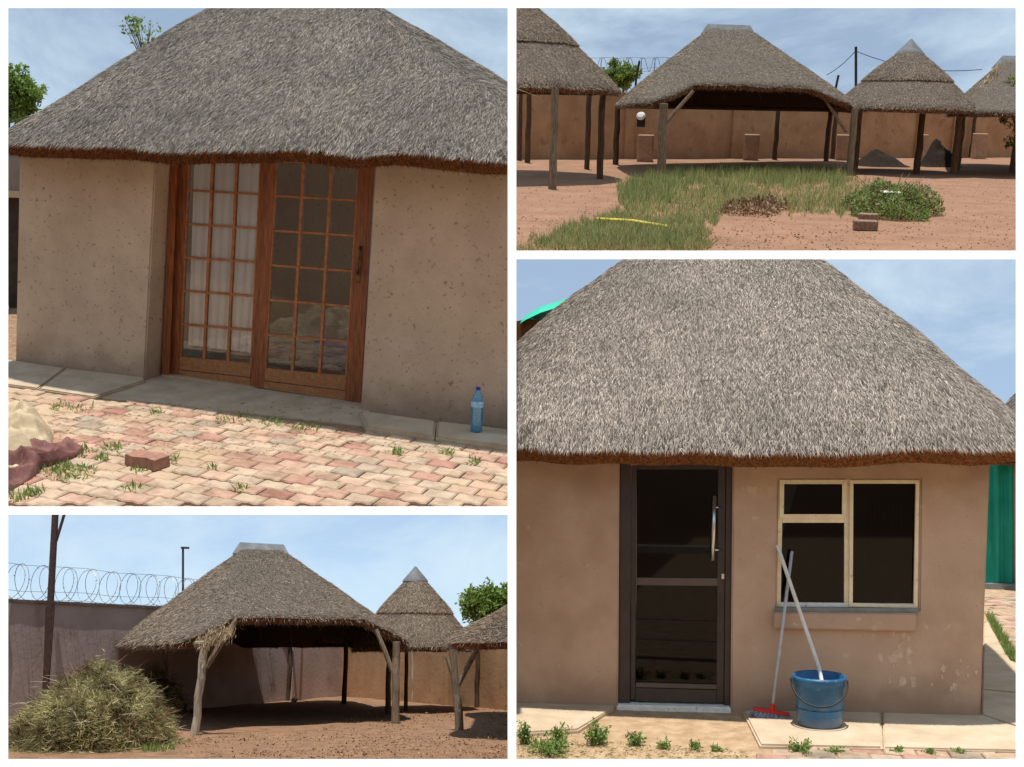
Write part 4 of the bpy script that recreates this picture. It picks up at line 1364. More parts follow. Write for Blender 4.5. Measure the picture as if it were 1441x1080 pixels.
# shrub
def shrub(S, label, px, py, wpx, hpx, n, mats, dep=0.9, name='shrub', ln=0.085):
    b = S.g(px, py); k = b.y / F
    t = thing(name, label, 'shrub', S, b)
    bm = BM()
    for q in range(46):
        a = random.uniform(0, 6.28)
        tip = b + Vector((math.cos(a) * wpx * k * 0.42, math.sin(a) * dep * 0.6, hpx * k * random.uniform(0.5, 1.15)))
        tube(bm, [b + Vector((math.cos(a) * 0.1, math.sin(a) * 0.1, -0.03)), b.lerp(tip, 0.5) + Vector((0, 0, 0.08)), tip], [0.016, 0.011, 0.005], 4)
    obj('stem', bm, M['bark'], t)
    th = RNG.uniform(0, 2 * math.pi, n); rr = np.sqrt(RNG.random(n)); zz = RNG.random(n)
    env = np.sqrt(1 - rr ** 2) * 0.9 + 0.1
    lump = 1 + 0.25 * np.sin(th * 5 + 1) * rr
    P = np.stack([b.x + np.cos(th) * rr * wpx * k / 2 * lump, b.y + np.sin(th) * rr * dep, zz ** 0.7 * env * hpx * k * (0.85 + 0.3 * np.sin(th * 3 + 2) * rr + 0.25 * np.sin(th * 7) * rr)], 1)
    V = sprays(P, norm(RNG.normal(0, 1, P.shape) + np.array([0, 0, 0.6])), ln, ln * 0.38) - np.array(b)
    h = n * 2 // 3
    o = link('foliage', quad_mesh('foliage', V[:h]), mats[0], t)
    o = link('dry_foliage', quad_mesh('dry_foliage', V[h:]), mats[1], t)
    return t, b
shr, sb = shrub(S, 'scrubby green shrub heap at the end of the grass patch with pale rag on top', 1252, 300, 112, 44, 15000, (M['weed'], M['twig']), 2.2)
bm = BM(); box(bm, S.dep(1253, 271, sb.y - 0.9), 0.42, 0.30, 0.06, 0.3, 0.02); 
for v in bm.verts: v.co += Vector((0, 0, 0.03 * noise.noise(v.co * 9)))
single('rag', bm, M['rag'], S, S.dep(1253, 271, sb.y - 0.9), 'pale crumpled rag lying on top of the scrubby shrub', 'rag')
# sapling
b = S.g(1428, 246)
leafy(S, 'sapling', 'young yellow green sapling growing beside the post of the streaked shelter', 'tree', b, S.at(1428, 180, b), [(S.at(1425, 140, b), 0.5), (S.at(1427, 122, b), 0.4), (S.at(1418, 165, b), 0.4), (S.at(1422, 200, b), 0.28)], 1500, 0.10, M['leaf_yellow'], clumps=16, trunk_r=0.035, limbs=4)
# beyond the wall: trees, poles, wires
b = Vector((S.dep(876, 150, 78).x, 78, 0))
leafy(S, 'bushy_tree', 'small green treetop showing over the wall between two shelter roofs', 'tree', b, b + Vector((0, 0, 3.6)), crown_at(S, 78, (868, 108, 0.95), (884, 107, 0.85), (860, 113, 0.7)), 4500, 0.24, M['leaf'], clumps=30)
def pole(S, name, label, px, ytop, dep_, r, m, base_py=None, extra=None):
    top = S.dep(px, ytop, dep_)
    low_ = S.dep(px, ytop + 80, dep_)
    b = low_ + (low_ - top) * (low_.z / (top.z - low_.z))
    t = thing(name, label, 'pole', S, b)
    obj('shaft', tube(BM(), [b, b.lerp(top, 0.5), top], r, 8), M[m], t)
    return t, top
t, top = pole(S, 'utility_pole', 'dark slender utility pole behind the cone capped round shelter', 1204.5, 66, 73, 0.08, 'wire_dark')
for nm, a, b2, sag, lab in (('cable', (1163, 106), (1204, 72), 0.14, 'overhead cable dropping from the dark pole toward the hipped roof'), ('cable', (1206, 73), (1382, 98), 0.45, 'overhead cable running from the dark pole past the cone cap')):
    p, q = S.dep(*a, 73), S.dep(*b2, 73)
    bm = BM(); tube(bm, [p.lerp(q, i / 8) - Vector((0, 0, sag * (1 - (i / 4 - 1) ** 2))) for i in range(9)], 0.022, 5)
    single(nm, bm, M['wire_dark'], S, p, lab, 'cable', 'overhead cables')
def razor_coil(S, name, label, a, b, rad, pitch, m, tilt=0.0, wr=0.012, strands=True, seg=26, squash=1.0):
    """concertina wire from a to b, standing on the wall top"""
    d = b - a
    L = d.length
    u = d.normalized()
    up = Vector((0, 0, 1))
    side = u.cross(up).normalized()
    turns = int(L / pitch)
    pts = []
    N = turns * seg
    for i in range(N + 1):
        th = 2 * math.pi * i / seg
        wob_ = 1 + 0.05 * math.sin(i * 0.013 * 7)
        along = L * i / N + 0.34 * rad * math.sin(th * 0.5 + 0.4)
        pts.append(a + u * along + up * (rad * squash + rad * squash * wob_ * -math.cos(th)) + side * rad * 0.8 * math.sin(th))
    t = thing(name, label, 'razor wire', S, (a + b) / 2)
    obj('coil', tube(BM(), pts, wr, 4, False), M[m], t)
    if strands:
        for z in (0.03, rad * squash * 0.55, rad * squash * 2.0):
            pp = [a.lerp(b, i / 12) + up * (z + 0.03 * math.sin(i * 2.1)) for i in range(13)]
            obj('strand', tube(BM(), pp, wr * 0.75, 4, False), M[m], t)
    # barbs
    n = 900
    idx = RNG.integers(0, len(pts), n)
    P = np.array([pts[i][:] for i in idx])
    dd = norm(RNG.normal(0, 1, (n, 3)))
    V = sprays(P - dd * 0.03, dd, 0.06, 0.022) - np.array(BASE[t.name])
    stuff_obj('barb', quad_mesh('barb', V), M[m], t)
    return t
ya = 57
razor_coil(S, 'razor_wire', 'thin coil of razor wire showing above the wall between the round and hipped shelter roofs', S.dep(800, 101, 64), S.dep(960, 101, 64), 0.36, 0.36, 'wire_dark', wr=0.011)
for i, (x0, y0, x1, y1) in enumerate(((895, 98, 900, 86), (1174, 120, 1180, 106))):
    p, q = S.dep(x0, y0 + 14, 66), S.dep(x1, y1, 66)
    bm = BM(); tube(bm, [p - Vector((0, 0, 0.4)), p, q], 0.07, 6)
    single('wire_bracket', bm, M['wire_dark'], S, p, ['short leaning black bracket beside the green treetop above the wall', 'short leaning black bracket above the wall near the dark utility pole'][i], 'bracket', 'wire brackets on the wall')

# ================================================================== COURTYARD 3: shelters beside the tall plastered wall
S = BL
c_right = sided(S.cut(720.5, 1080, 720.5, 0), S.g(300, 1000))
ground('earth_court', S, [S.g(-700, 1115), S.g(760, 1115), Vector((-26, 75, 0)), Vector((14, 75, 0))], M['earth_litter'], 0.5, 0.035, (c_right,))
nl, nr = S.g(273, 1035), S.g(556, 1018)
fr_, fl = S.g(405, 986), S.g(168, 1001)
def raiseBL(u, v):
    if v > -0.5: return 0.0
    return 0.20 * max(0, min(1, (0.93 - abs(u)) / 0.28)) * max(0, min(1, (-v - 0.5) / 0.3))
ycb = (nl.y + fr_.y) / 2
hb = hip_shelter(S, 'hipped_shelter', 'large hipped thatched shelter with ragged corner behind the brush pile', [off(nl, -0.35, -0.5), off(nr, 0.75, -0.5), off(fr_, 2.0, 0.4), off(fl, -0.65, 0.4)], 1.96,
            (S.dep(342, 770, ycb), S.dep(394, 775, ycb)), S.dep(368, 772, ycb).z, [(273, 1035, 0.095, 'wood_pale', (0.13, 0)), (556.5, 1018, 0.10, 'wood_grey', (-0.02, 0)), (168, 1001, 0.085, 'wood_pale'), (405, 986, 0.085, 'wood_brown_shaded'), (484, 991, 0.085, 'wood_brown_shaded'), (546, 1005, 0.08, 'wood_brown_shaded')],
            [(290, 940, 0, 333, 872), (552, 945, 1, 529, 886)], raiseBL, 0.26, 80000)
ring_beam(hb[0], [hb[3][0] + Vector((0.05, 0.2, 0)), hb[3][2], hb[3][3], hb[3][4] + Vector((0.3, 0, 0))], 1.86, 0.06, closed=False)
ring_beam(hb[0], [hb[3][0] + Vector((0.12, -0.1, 0.0)), off(hb[3][0].lerp(hb[3][2], 0.75), 0, 0)], 1.93, 0.05, 'wood_pale', closed=False)
# ragged golden straw at the torn corner
n = 700
pc = S.dep(325, 885, nl.y - 0.25); pd = S.dep(285, 902, nl.y - 0.25)
tt = RNG.random((n, 1))
P = np.array(pc) * (1 - tt) + np.array(pd) * tt + RNG.normal(0, 1, (n, 3)) * np.array([0.10, 0.08, 0.08])
V = sprays(P, norm(np.array([-0.25, -0.3, -0.8]) + RNG.normal(0, 0.35, (n, 3))), 0.17, 0.011) - np.array(BASE[hb[0].name])
stuff_obj('loose_straw', quad_mesh('loose_straw', V), M['golden_straw'], hb[0])

tiered_round(S, 'round_shelter', 'round two tiered thatched shelter with grey cone cap against the ochre wall', 596, 35.0, 1.86, 1.86, S.dep(586, 806, 35.0).z,
             [(613, 990, 0.075, 'wood_brown_shaded'), (581, 988, 0.05, 'wood_pale'), (571, 1000, 0.06, 'wood_brown_shaded'), (671, 996, 0.08, 'wood_brown_shaded')], (0.38, 0.42), n=40000, group='thatched shelters')
# the shelter cut off at the partition
p3 = S.g(647, 1027)
def raise3(u, v):
    k = max(0, min(1, (-u - 0.45) / 0.35))
    return 0.22 * max(0, min(1, (0.85 - abs(v)) / 0.4)) * k
h3 = hip_shelter(S, 'hipped_shelter', 'thatched shelter on a crooked forked post, beyond the cone capped round one', [S.dep(612, 950, 24.2), S.dep(860, 950, 22.0), S.dep(930, 950, 33.0), S.dep(640, 950, 33.0)], 1.96,
            (S.dep(790, 810, 28), S.dep(830, 810, 28)), S.dep(800, 815, 28).z, [(647, 1027, 0.10, 'wood_grey', (-0.2, 0)), (690, 996, 0.085, 'wood_brown_shaded')], [(643, 968, 0, 678, 902), (641, 962, 0, 629, 925)], raise3, 0.3, 30000, cuts=(c_right,))
# walls
wa3, wb3 = S.g(-90, 1028), S.g(486, 979)
HB = 2.92
wallB, nB = wall_run(S, 'plaster_wall', 'tall brown plastered boundary wall topped with coiled razor wire', wa3, wb3, HB, 0.25, M['plaster_wall'], cope=0.0, piers=((80, 0.62), (300, 0.5), (452, 0.5)))
bm = BM()
d_ = wb3 - wa3
slab(bm, [zup(wa3 + nB * 0.05, HB + 0.002), zup(wb3 + nB * 0.05, HB + 0.002), zup(wb3 - nB * 0.3, HB + 0.002), zup(wa3 - nB * 0.3, HB + 0.002)], Vector((0, 0, 0.07)))
obj('coping', bm, M['coping'], wallB)
wc3 = S.g(760, 1003)
wallC, nC = wall_run(S, 'mud_wall', 'ochre mud wall closing the yard behind the cone capped round shelter', wb3 + Vector((-0.5, 0.35, 0)), wc3, 2.15, 0.25, M['mud_wall'], cuts=(c_right,), piers=((640, 0.25),))
dirA = (wb3 - wa3)
pa_ = zup(wa3, HB + 0.06) - nB * 0.1
pb_ = zup(wa3 + dirA * 0.72, HB + 0.06) - nB * 0.1
razor_coil(S, 'razor_wire', 'large coil of razor wire along the top of the tall plastered wall', pa_, pb_, 0.45, 0.42, 'wire', wr=0.0075)
# pole with brace at the wall
dd = S.dir(70, 900)
kk = (wa3 + nB * 0.45 - S.eye).dot(nB) / dd.dot(nB)
pbase = zup(S.eye + dd * kk, 0)
pb = S.dep(66, 942, pbase.y); ptop = S.dep(78, 719, pbase.y)
t = thing('steel_pole', 'tall dark steel pole with slanting stay fixed to the plastered wall', 'pole', S, pbase)
foot = pb + (pb - ptop) * 0.12
foot = pb + (pb - ptop) * (pb.z / (ptop.z - pb.z)) if True else foot
obj('shaft', tube(BM(), [foot, pb.lerp(ptop, 0.5), ptop], 0.085, 8), M['rust_steel'], t)
obj('stay', tube(BM(), [S.dep(79, 762, pbase.y), S.dep(92, 719, pbase.y)], 0.04, 6), M['rust_steel'], t)
bm = BM(); slab(bm, [S.dep(64, 846, pbase.y - 0.05), S.dep(77, 846, pbase.y - 0.05), S.dep(70, 945, pbase.y - 0.05), S.dep(61, 945, pbase.y - 0.05)], Vector((0, 0.1, 0)))
obj('plate', bm, M['rust_steel'], t)
# street lamp beyond the wall
t, top = pole(S, 'street_lamp', 'thin street lamp with flat head rising behind the large hipped roof', 257.5, 772, 60, 0.055, 'steel_dark')
t['category'] = 'street lamp'
bm = BM(); box(bm, top + Vector((0.10, 0, 0.03)), 0.42, 0.2, 0.10, 0, 0.02); obj('lamp_head', bm, M['steel_dark'], t)
# tree beyond
b = zup(S.dep(690, 900, 55), 0)
leafy(S, 'bushy_tree', 'rounded green tree beyond the ochre wall, over the cut off shelter roof', 'tree', b, b + Vector((0, 0, 2.6)), crown_at(S, 55, (668, 850, 0.75), (690, 846, 0.85), (712, 842, 0.7), (680, 862, 0.9), (706, 862, 0.9)), 7500, 0.20, M['leaf'], clumps=45)
# dark odds and ends in the shade
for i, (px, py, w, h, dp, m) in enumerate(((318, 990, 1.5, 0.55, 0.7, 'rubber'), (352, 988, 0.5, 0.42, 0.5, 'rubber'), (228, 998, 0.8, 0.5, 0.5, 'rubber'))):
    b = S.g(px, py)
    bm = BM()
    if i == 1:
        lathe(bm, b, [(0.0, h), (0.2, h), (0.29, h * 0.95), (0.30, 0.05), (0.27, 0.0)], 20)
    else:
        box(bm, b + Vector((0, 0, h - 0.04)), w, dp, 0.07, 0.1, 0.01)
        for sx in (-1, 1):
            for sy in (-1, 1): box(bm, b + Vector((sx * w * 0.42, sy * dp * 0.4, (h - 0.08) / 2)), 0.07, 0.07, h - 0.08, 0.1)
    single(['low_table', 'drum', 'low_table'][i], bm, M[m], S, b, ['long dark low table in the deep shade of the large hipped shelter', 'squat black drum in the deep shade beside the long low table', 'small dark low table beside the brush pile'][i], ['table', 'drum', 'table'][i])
for i, (px, py, s) in enumerate(((392, 985.5, 0.22), (333, 987, 0.10), (372, 987, 0.16), (414, 987, 0.14))):
    b = S.g(px, py)
    bm = BM(); bmesh.ops.create_icosphere(bm, subdivisions=2, radius=1.0)
    for v in bm.verts:
        v.co *= 1 + 0.25 * noise.noise(v.co * 1.5 + Vector((i * 7, 0, 0)))
        v.co = b + Vector((v.co.x * s, v.co.y * s * 0.7, v.co.z * s * 0.55 + s * 0.4))
    single('stone', bm, M['concrete_pale'], S, b, ['largest pale stone beside the far post at the foot of the plastered wall', 'smallest pale stone at the edge of the black drum', 'flat pale stone between the drum and the largest stone', 'pale stone just past the far post on the lit earth'][i], 'stone', 'pale stones along the plastered wall')
# brush pile
def pile(S, label, px, py, wpx, hpx, dep, n, m, name='brush_pile', ln=0.34, seed=1.0, twigs=True, lumps=3, blade=0.02, core='brush_core'):
    b = S.g(px, py); k = b.y / F
    t = thing(name, label, 'brush pile', S, b)
    rx, H = wpx * k / 2, hpx * k
    def hgt(x, y):
        rr = (x / rx) ** 2 + (y / dep) ** 2
        if rr >= 1: return 0
        return H * (1 - rr) ** 0.62 * (1 + 0.16 * math.exp(-((x / rx - 0.25) / 0.35) ** 2)) * (0.86 + 0.30 * noise.noise(Vector((x * 1.3 + seed, y * 1.3, seed))) + 0.26 * noise.noise(Vector((x * 3.6 + seed, y * 3.6, seed))))
    bm = BM()
    g = 36
    vs = [[bm.verts.new((b.x + rx * (2 * i / g - 1), b.y + dep * (2 * j / g - 1), 0.90 * hgt(rx * (2 * i / g - 1), dep * (2 * j / g - 1)) - 0.03)) for i in range(g + 1)] for j in range(g + 1)]
    for j in range(g):
        for i in range(g): bm.faces.new((vs[j][i], vs[j][i + 1], vs[j + 1][i + 1], vs[j + 1][i]))
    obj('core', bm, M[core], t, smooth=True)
    # clumped sprigs: groups share a direction
    ng = n // 14
    th = RNG.uniform(0, 2 * math.pi, ng); rr = np.sqrt(RNG.random(ng)) * 0.99
    gx, gy = np.cos(th) * rr * rx, np.sin(th) * rr * dep
    keepm = np.array([noise.noise(Vector((x * 1.9 + seed, y * 1.9, hgt(x, y) * 1.9))) > -0.17 + 0.25 * (random.random() - 0.5) for x, y in zip(gx, gy)])
    gx, gy = gx[keepm], gy[keepm]; ng = len(gx)
    gz = np.array([hgt(x, y) for x, y in zip(gx, gy)])
    gd = norm(np.stack([gx / rx * 0.8, gy / dep * 0.7, np.full(ng, -0.12)], 1) + RNG.normal(0, 0.6, (ng, 3)) * np.array([1, 1, 0.65]))
    idx = np.repeat(np.arange(ng), 14)
    P = np.stack([b.x + gx, b.y + gy, gz], 1)[idx] + RNG.normal(0, 0.085, (len(idx), 3))
    P[:, 2] = np.maximum(P[:, 2], 0.01)
    D = norm(gd[idx] + RNG.normal(0, 0.38, (len(idx), 3)))
    V = sprays(P - D * ln * 0.3, D, ln, blade) - np.array(b)
    V[:, :, 2] = np.maximum(V[:, :, 2], 0.0)
    o = stuff_obj('sprig', quad_mesh('sprig', V), m, t)
    if twigs:
        nt = n // 60
        th = RNG.uniform(0, 2 * math.pi, nt); rr = np.sqrt(RNG.random(nt))
        gx, gy = np.cos(th) * rr * rx, np.sin(th) * rr * dep
        P = np.stack([b.x + gx, b.y + gy, np.array([hgt(x, y) for x, y in zip(gx, gy)])], 1)
        D = norm(np.stack([gx / rx, gy / dep, np.full(nt, 0.1)], 1) + RNG.normal(0, 0.7, (nt, 3)))
        V = sprays(P - D * 0.3, D, 0.75, 0.016) - np.array(b)
        V[:, :, 2] = np.maximum(V[:, :, 2], 0.0)
        stuff_obj('twig', quad_mesh('twig', V), M['twig'], t)
    # stray bits fallen round the foot
    ns = n // 22
    a_ = RNG.uniform(0, 2 * math.pi, ns); r_ = 0.92 + np.abs(RNG.normal(0, 0.16, ns))
    P = np.stack([b.x + np.cos(a_) * r_ * rx, b.y + np.sin(a_) * r_ * dep, np.full(ns, 0.02)], 1)
    V = sprays(P, norm(RNG.normal(0, 1, (ns, 3)) * np.array([1, 1, 0.25])), ln, blade) - np.array(b)
    stuff_obj('loose_sprig', quad_mesh('loose_sprig', V), m, t)
    # long bent branches sticking out
    bm = BM()
    for q in range(int(26 * rx)):
        a0 = random.uniform(0, 6.28); r0 = random.uniform(0.2, 0.9)
        p0 = Vector((b.x + math.cos(a0) * r0 * rx, b.y + math.sin(a0) * r0 * dep, 0))
        p0.z = hgt(p0.x - b.x, p0.y - b.y) * 0.9
        dv = Vector((math.cos(a0) + random.gauss(0, 0.6), math.sin(a0) + random.gauss(0, 0.6), random.uniform(-0.3, 0.5))).normalized() * random.uniform(0.25, 0.6)
        p1 = p0 + dv; p2 = p1 + dv * 0.6 + Vector((0, 0, random.uniform(-0.2, 0.05)))
        tube(bm, [p0, p1, Vector((p2.x, p2.y, max(0.02, p2.z)))], [0.009, 0.007, 0.003], 4)
    o = obj('branch', bm, M['wood_pale'], t)
    o['kind'] = 'stuff'
    return t
pile(S, 'big heap of cut grey green brush standing before the tall plastered wall', 130, 1048, 192, 84, 1.6, 46000, M['brush'], seed=2.0, ln=0.21, blade=0.011)
pile(S, 'small dry brown brush heap beside the big green one at the wall', 5, 1014, 90, 62, 1.0, 9000, M['twig'], seed=6.0, ln=0.2, blade=0.011)
pile(S, 'low spill of thin dark brush between the big heap and the shelter post', 210, 1003, 95, 52, 1.2, 5200, M['brush'], seed=9.0, ln=0.22, blade=0.011, core='brush_core')
# litter on the ground
pp = sow(S, [(240, 1070), (240, 1040), (430, 1030), (520, 1000), (716, 992), (716, 1070)], 2600, 0.0, 1.0, 0.6)
n = len(pp)
pp[:, 2] += 0.02
stuff_obj('leaf_litter', quad_mesh('leaf_litter', sprays(pp, norm(RNG.normal(0, 1, (n, 3)) * np.array([1, 1, 0.45]) + np.array([0, 0, 0.15])), 0.05, 0.026)), M['dead_leaf'], None, S)
pts = np.concatenate([tuft_points(S.g(px, py), 0.3, 160) for px, py in ((222, 1056),)])
stuff_obj('grass', tri_mesh('grass', blades(pts, 0.15, 0.02, 0.9)), M['weed'], None, S)

# ================================================================== COURTYARD 4: hut with the dark glass door and the steel window
S = BR
c_left = sided(S.cut(720.5, 1080, 720.5, 0), S.g(1100, 1000))
c_top = sided(S.cut(0, 359.5, 1441, 359.5), S.g(1100, 1000))
ground('sandy_ground', S, [Vector((-2, -9, 0)), Vector((9, -9, 0)), Vector((-8, 40, 0)), Vector((14, 40, 0))], M['sand'], 0.5, 0.006, (c_left,))
sandy = bpy.data.objects['sandy_ground']
ZS = 0.035
wa4, wb4 = S.g(721, 989, ZS), S.g(1380.5, 1007, ZS)
wa4, wb4 = zup(wa4, 0), zup(wb4, 0)
W4 = Plane(S, wa4, wb4)
n4, u4 = W4.n, W4.u
print('BR wall', wa4, wb4, n4)
hut4 = thing('thatched_hut', 'tan walled thatched hut with dark glass door and cream steel window', 'hut', S, S.g(1100, 1000), 'walled thatched huts')
TH4 = -n4 * 0.22
def w4(pts, m=M['clay_warm'], name='wall', d=TH4, parent=hut4, out=0.0, bev=0.008):
    bm = BM()
    slab(bm, [W4.on(px, py, out) for px, py in pts], d)
    if bev: bmesh.ops.bevel(bm, geom=bm.edges[:], offset=bev, segments=2, affect='EDGES')
    return obj(name, bm, m, parent)
YT, YB = 628, 1016
dl, dr = (871.5, 869.5), (1031.5, 1028)                  # door opening edges top,bottom
wx0, wx1 = 1095.5, 1296
XS = [((700, 700), 0), ((872, 869.5), 0), ((1031.5, 1028), 0), ((1095.3, 1091.5), 0), ((1296, 1291.5), 0), ((1394.5, 1379.5), 0)]
YS = [626, 650, 674, 858, 1018]
tab = [[(a_ + (b_ - a_) * (y - 626) / 392, y + (4 * (x_i - 2) if y > 1000 else 0) * 0.5) for x_i, ((a_, b_), _) in enumerate(XS)] for y in YS]
bm = wall_mesh(W4, tab, {(1, 1), (2, 1), (3, 1), (2, 3)}, TH4, (c_left,))
obj('wall', bm, M['clay_warm'], hut4)
# side and rear
cr_b = zup(W4.on(1380, 1007), 0)
for a, b in ((cr_b + TH4 * 1.02, cr_b + TH4 + Vector((0.25, 5.0, 0))),):
    bm = BM()
    slab(bm, [zup(a, -0.05), zup(b, -0.05), zup(b, 2.3), zup(a, 2.3)], Vector((-0.2, 0.0, 0)))
    obj('wall', bm, M['clay_warm'], hut4)
bm = BM()
a, b = zup(wa4 + Vector((0, 5.2, 0)), -0.05), zup(cr_b + Vector((0.2, 5.2, 0)), -0.05)
slab(bm, [a, b, zup(b, 2.3), zup(a, 2.3)], Vector((0, 0.2, 0)))
obj('wall', bm, M['clay_warm'], hut4)
bm = BM()
a = zup(wa4 + TH4 * 1.05, -0.05); b = zup(S.dep(722, 989, a.y + 4.9), -0.05)
slab(bm, [a, b, zup(b, 2.3), zup(a, 2.3)], Vector((0.12, 0, 0)))
obj('wall', bm, M['clay_warm'], hut4)
# roof
yc4 = wa4.y + 2.7
cen4 = zup(S.dep(1024, 600, yc4), 0)
zr4 = S.dep(1030, 268, yc4).z
EZ4 = S.dep(1078, 629, wa4.y - 0.5).z
q4 = [Vector((-3.4, wa4.y - 0.46, 0)), Vector((2.34, 9.64, 0)), Vector((2.5, 14.8, 0)), Vector((-3.7, 15.0, 0))]
eave4 = [zup(q4[0].lerp(q4[1], (q.x + 1) / 2).lerp(q4[3].lerp(q4[2], (q.x + 1) / 2), (q.y + 1) / 2), 0) for q in rounded(Vector(), 1, 1, 0, 0, 120, 6)]
bm = roof_shell(eave4, cen4, cen4, EZ4, zr4, 0.88, thick=0.15, K=18, wob=0.05, inset=0.10)
add_roof(hut4, bm, 420000, 0.09, 0.0053, M['thatch_pale'], (c_left, c_top), nbutt=20000, butt_L=0.04, lift=0.10, jit=0.28)

# plaster peeling low on the wall
bm = BM()
for cx_, cy_, r0 in [(1265 + random.gauss(0, 14), 925 + random.gauss(0, 22), random.uniform(2.5, 8)) for _ in range(20)] + [(1340 + random.gauss(0, 13), 945 + random.gauss(0, 14), random.uniform(2, 6)) for _ in range(11)]:
    nn_ = random.randint(8, 12)
    ring = []
    for i in range(nn_):
        a_ = 2 * math.pi * i / nn_
        rr_ = r0 * random.uniform(0.55, 1.25)
        ring.append(W4.on(cx_ + math.cos(a_) * rr_ * 0.8, cy_ + math.sin(a_) * rr_ * 1.25, random.uniform(0.002, 0.004)))
    slab(bm, ring, -n4 * 0.01)
o = obj('peeled_patch', bm, M['peeled'], hut4)
o['kind'] = 'stuff'

# door
D4 = Plane(S, wa4, wb4, back=0.07)
def d4(pts, out, d, m, name, parent, bev=0.0, P=None):
    bm = BM()
    slab(bm, [(P or D4).on(px, py, out) for px, py in pts], -n4 * d)
    if bev: bmesh.ops.bevel(bm, geom=bm.edges[:], offset=bev, segments=1, affect='EDGES')
    return obj(name, bm, m, parent)
door = d4([(872.5, 653), (888, 653), (886.5, 991), (870.5, 990)], 0.02, 0.08, M['door_bronze'], 'door_frame', hut4, 0.004)
d4([(1022, 653), (1031, 653), (1027.5, 995), (1019, 994.5)], 0.02, 0.08, M['door_bronze'], 'door_frame', hut4, 0.004)
leaf4 = d4([(888.5, 655), (896, 655), (894, 985), (887, 985)], 0.0, 0.05, M['door_bronze'], 'door', hut4, 0.003)
leaf4['label'] = 'dark bronze glazed door'
d4([(1010.5, 655), (1021.5, 655), (1018.5, 989), (1008, 989)], 0.0, 0.05, M['door_bronze'], 'stile', leaf4, 0.003)
d4([(896, 813), (1010, 814), (1009.8, 825), (895.7, 824)], 0.004, 0.05, M['bronze_lip'], 'rail', leaf4, 0.004)
d4([(894, 968), (1008.5, 971), (1008.3, 990), (893.9, 987)], 0.0, 0.05, M['door_bronze'], 'rail', leaf4, 0.004)
d4([(895, 961), (1008.6, 964), (1008.5, 970.5), (894.2, 967.5)], 0.008, 0.05, M['bronze_lip'], 'rail', leaf4, 0.003)
d4([(896, 653), (1010.5, 653), (1010.5, 661), (896, 661)], 0.0, 0.05, M['door_bronze'], 'rail', leaf4, 0.003)
d4([(896, 661), (1010.5, 661), (1010, 814), (896, 813)], -0.02, 0.006, M['pane_dark'], 'pane', leaf4)
d4([(895.7, 824), (1009.8, 825), (1008.6, 964), (895, 961)], -0.02, 0.006, M['pane_dark'], 'pane', leaf4)
bm = BM()
tube(bm, [D4.on(1005.5, 698, 0.07), D4.on(1003, 789, 0.07)], 0.018, 10)
for y in (714, 774): tube(bm, [D4.on(1005, y, 0.065), D4.on(1016, y + 0.5, 0.0)], 0.010, 8)
obj('handle', bm, M['steel'], leaf4, smooth=True)
bm = BM(); slab(bm, [D4.on(*p, 0.006) for p in ((1015.5, 808), (1019, 808), (1019, 815), (1015.5, 815))], -n4 * 0.01)
obj('lock', bm, M['steel'], leaf4)
w4([(868, 992), (1029, 996), (1029, 1006), (867, 1001)], M['white_paint'], 'threshold', -n4 * 0.2, hut4, 0.02, 0.01)
# window
wr_ = d4([(1095.5, 674), (1102, 674), (1098.5, 857), (1092.5, 857)], 0.045, 0.05, M['cream_paint'], 'window_frame', hut4, 0.003)
wr_['label'] = 'cream painted steel window frame'
for q in ([(1289, 674), (1296, 674), (1292.5, 858), (1285.5, 858)], [(1188.5, 681), (1200.5, 681), (1199.5, 852), (1188, 852)]):
    d4(q, 0.045, 0.05, M['cream_paint'], 'window_bar', wr_, 0.003)
d4([(1102, 674), (1289, 674), (1289, 681), (1102, 681)], 0.047, 0.05, M['cream_paint'], 'window_bar', wr_, 0.003)
d4([(1101, 728.5), (1188.5, 728.5), (1188.5, 736), (1101, 736)], 0.049, 0.05, M['cream_paint'], 'window_bar', wr_, 0.003)
d4([(1098.5, 848), (1285.5, 850), (1285.5, 858), (1098.5, 857)], 0.047, 0.05, M['white_paint'], 'window_bar', wr_, 0.003)
# opening sashes
def sash(q, w, nm='sash'):
    (x0, y0), (x1, y1), (x2, y2), (x3, y3) = q
    fs = None
    bars = ([(x0, y0), (x1, y1), (x1 - w, y1 + w), (x0 + w, y0 + w)], [(x1, y1), (x2, y2), (x2 - w, y2 - w), (x1 - w, y1 + w)], [(x2, y2), (x3, y3), (x3 + w, y3 - w), (x2 - w, y2 - w)], [(x3, y3), (x0, y0), (x0 + w, y0 + w), (x3 + w, y3 - w)])
    bm = BM()
    for bq in bars:
        slab(bm, [D4.on(*p, 0.066) for p in bq], -n4 * 0.018)
    bmesh.ops.remove_doubles(bm, verts=bm.verts, dist=0.0008)
    return obj(nm, bm, M['cream_paint'], wr_)
sash([(1097.5, 675.5), (1191.5, 675.5), (1191, 730), (1097, 730)], 6)
sash([(1196, 676), (1294, 676), (1291, 856), (1195, 854)], 5)
d4([(1102, 681), (1188.5, 681), (1188.5, 728.5), (1101.3, 728.5)], 0.02, 0.005, M['pane_dark'], 'pane', wr_)
d4([(1101, 736), (1188.5, 736), (1188, 849), (1099, 848)], 0.02, 0.005, M['pane_dark'], 'pane', wr_)
d4([(1200.5, 681), (1289, 681), (1286, 850), (1199.8, 849)], 0.02, 0.005, M['pane_dark'], 'pane', wr_)
bm = BM(); slab(bm, [W4.on(*p, 0.03) for p in ((1091, 855), (1293, 856.5), (1292.5, 863), (1090.5, 861.5))], -n4 * 0.2); obj('sill', bm, M['slate'], hut4)
w4([(1089, 862), (1290.5, 863.5), (1290, 889), (1088.5, 885)], M['clay_warm'], 'sill_block', -n4 * 0.06, hut4, 0.055, 0.01)
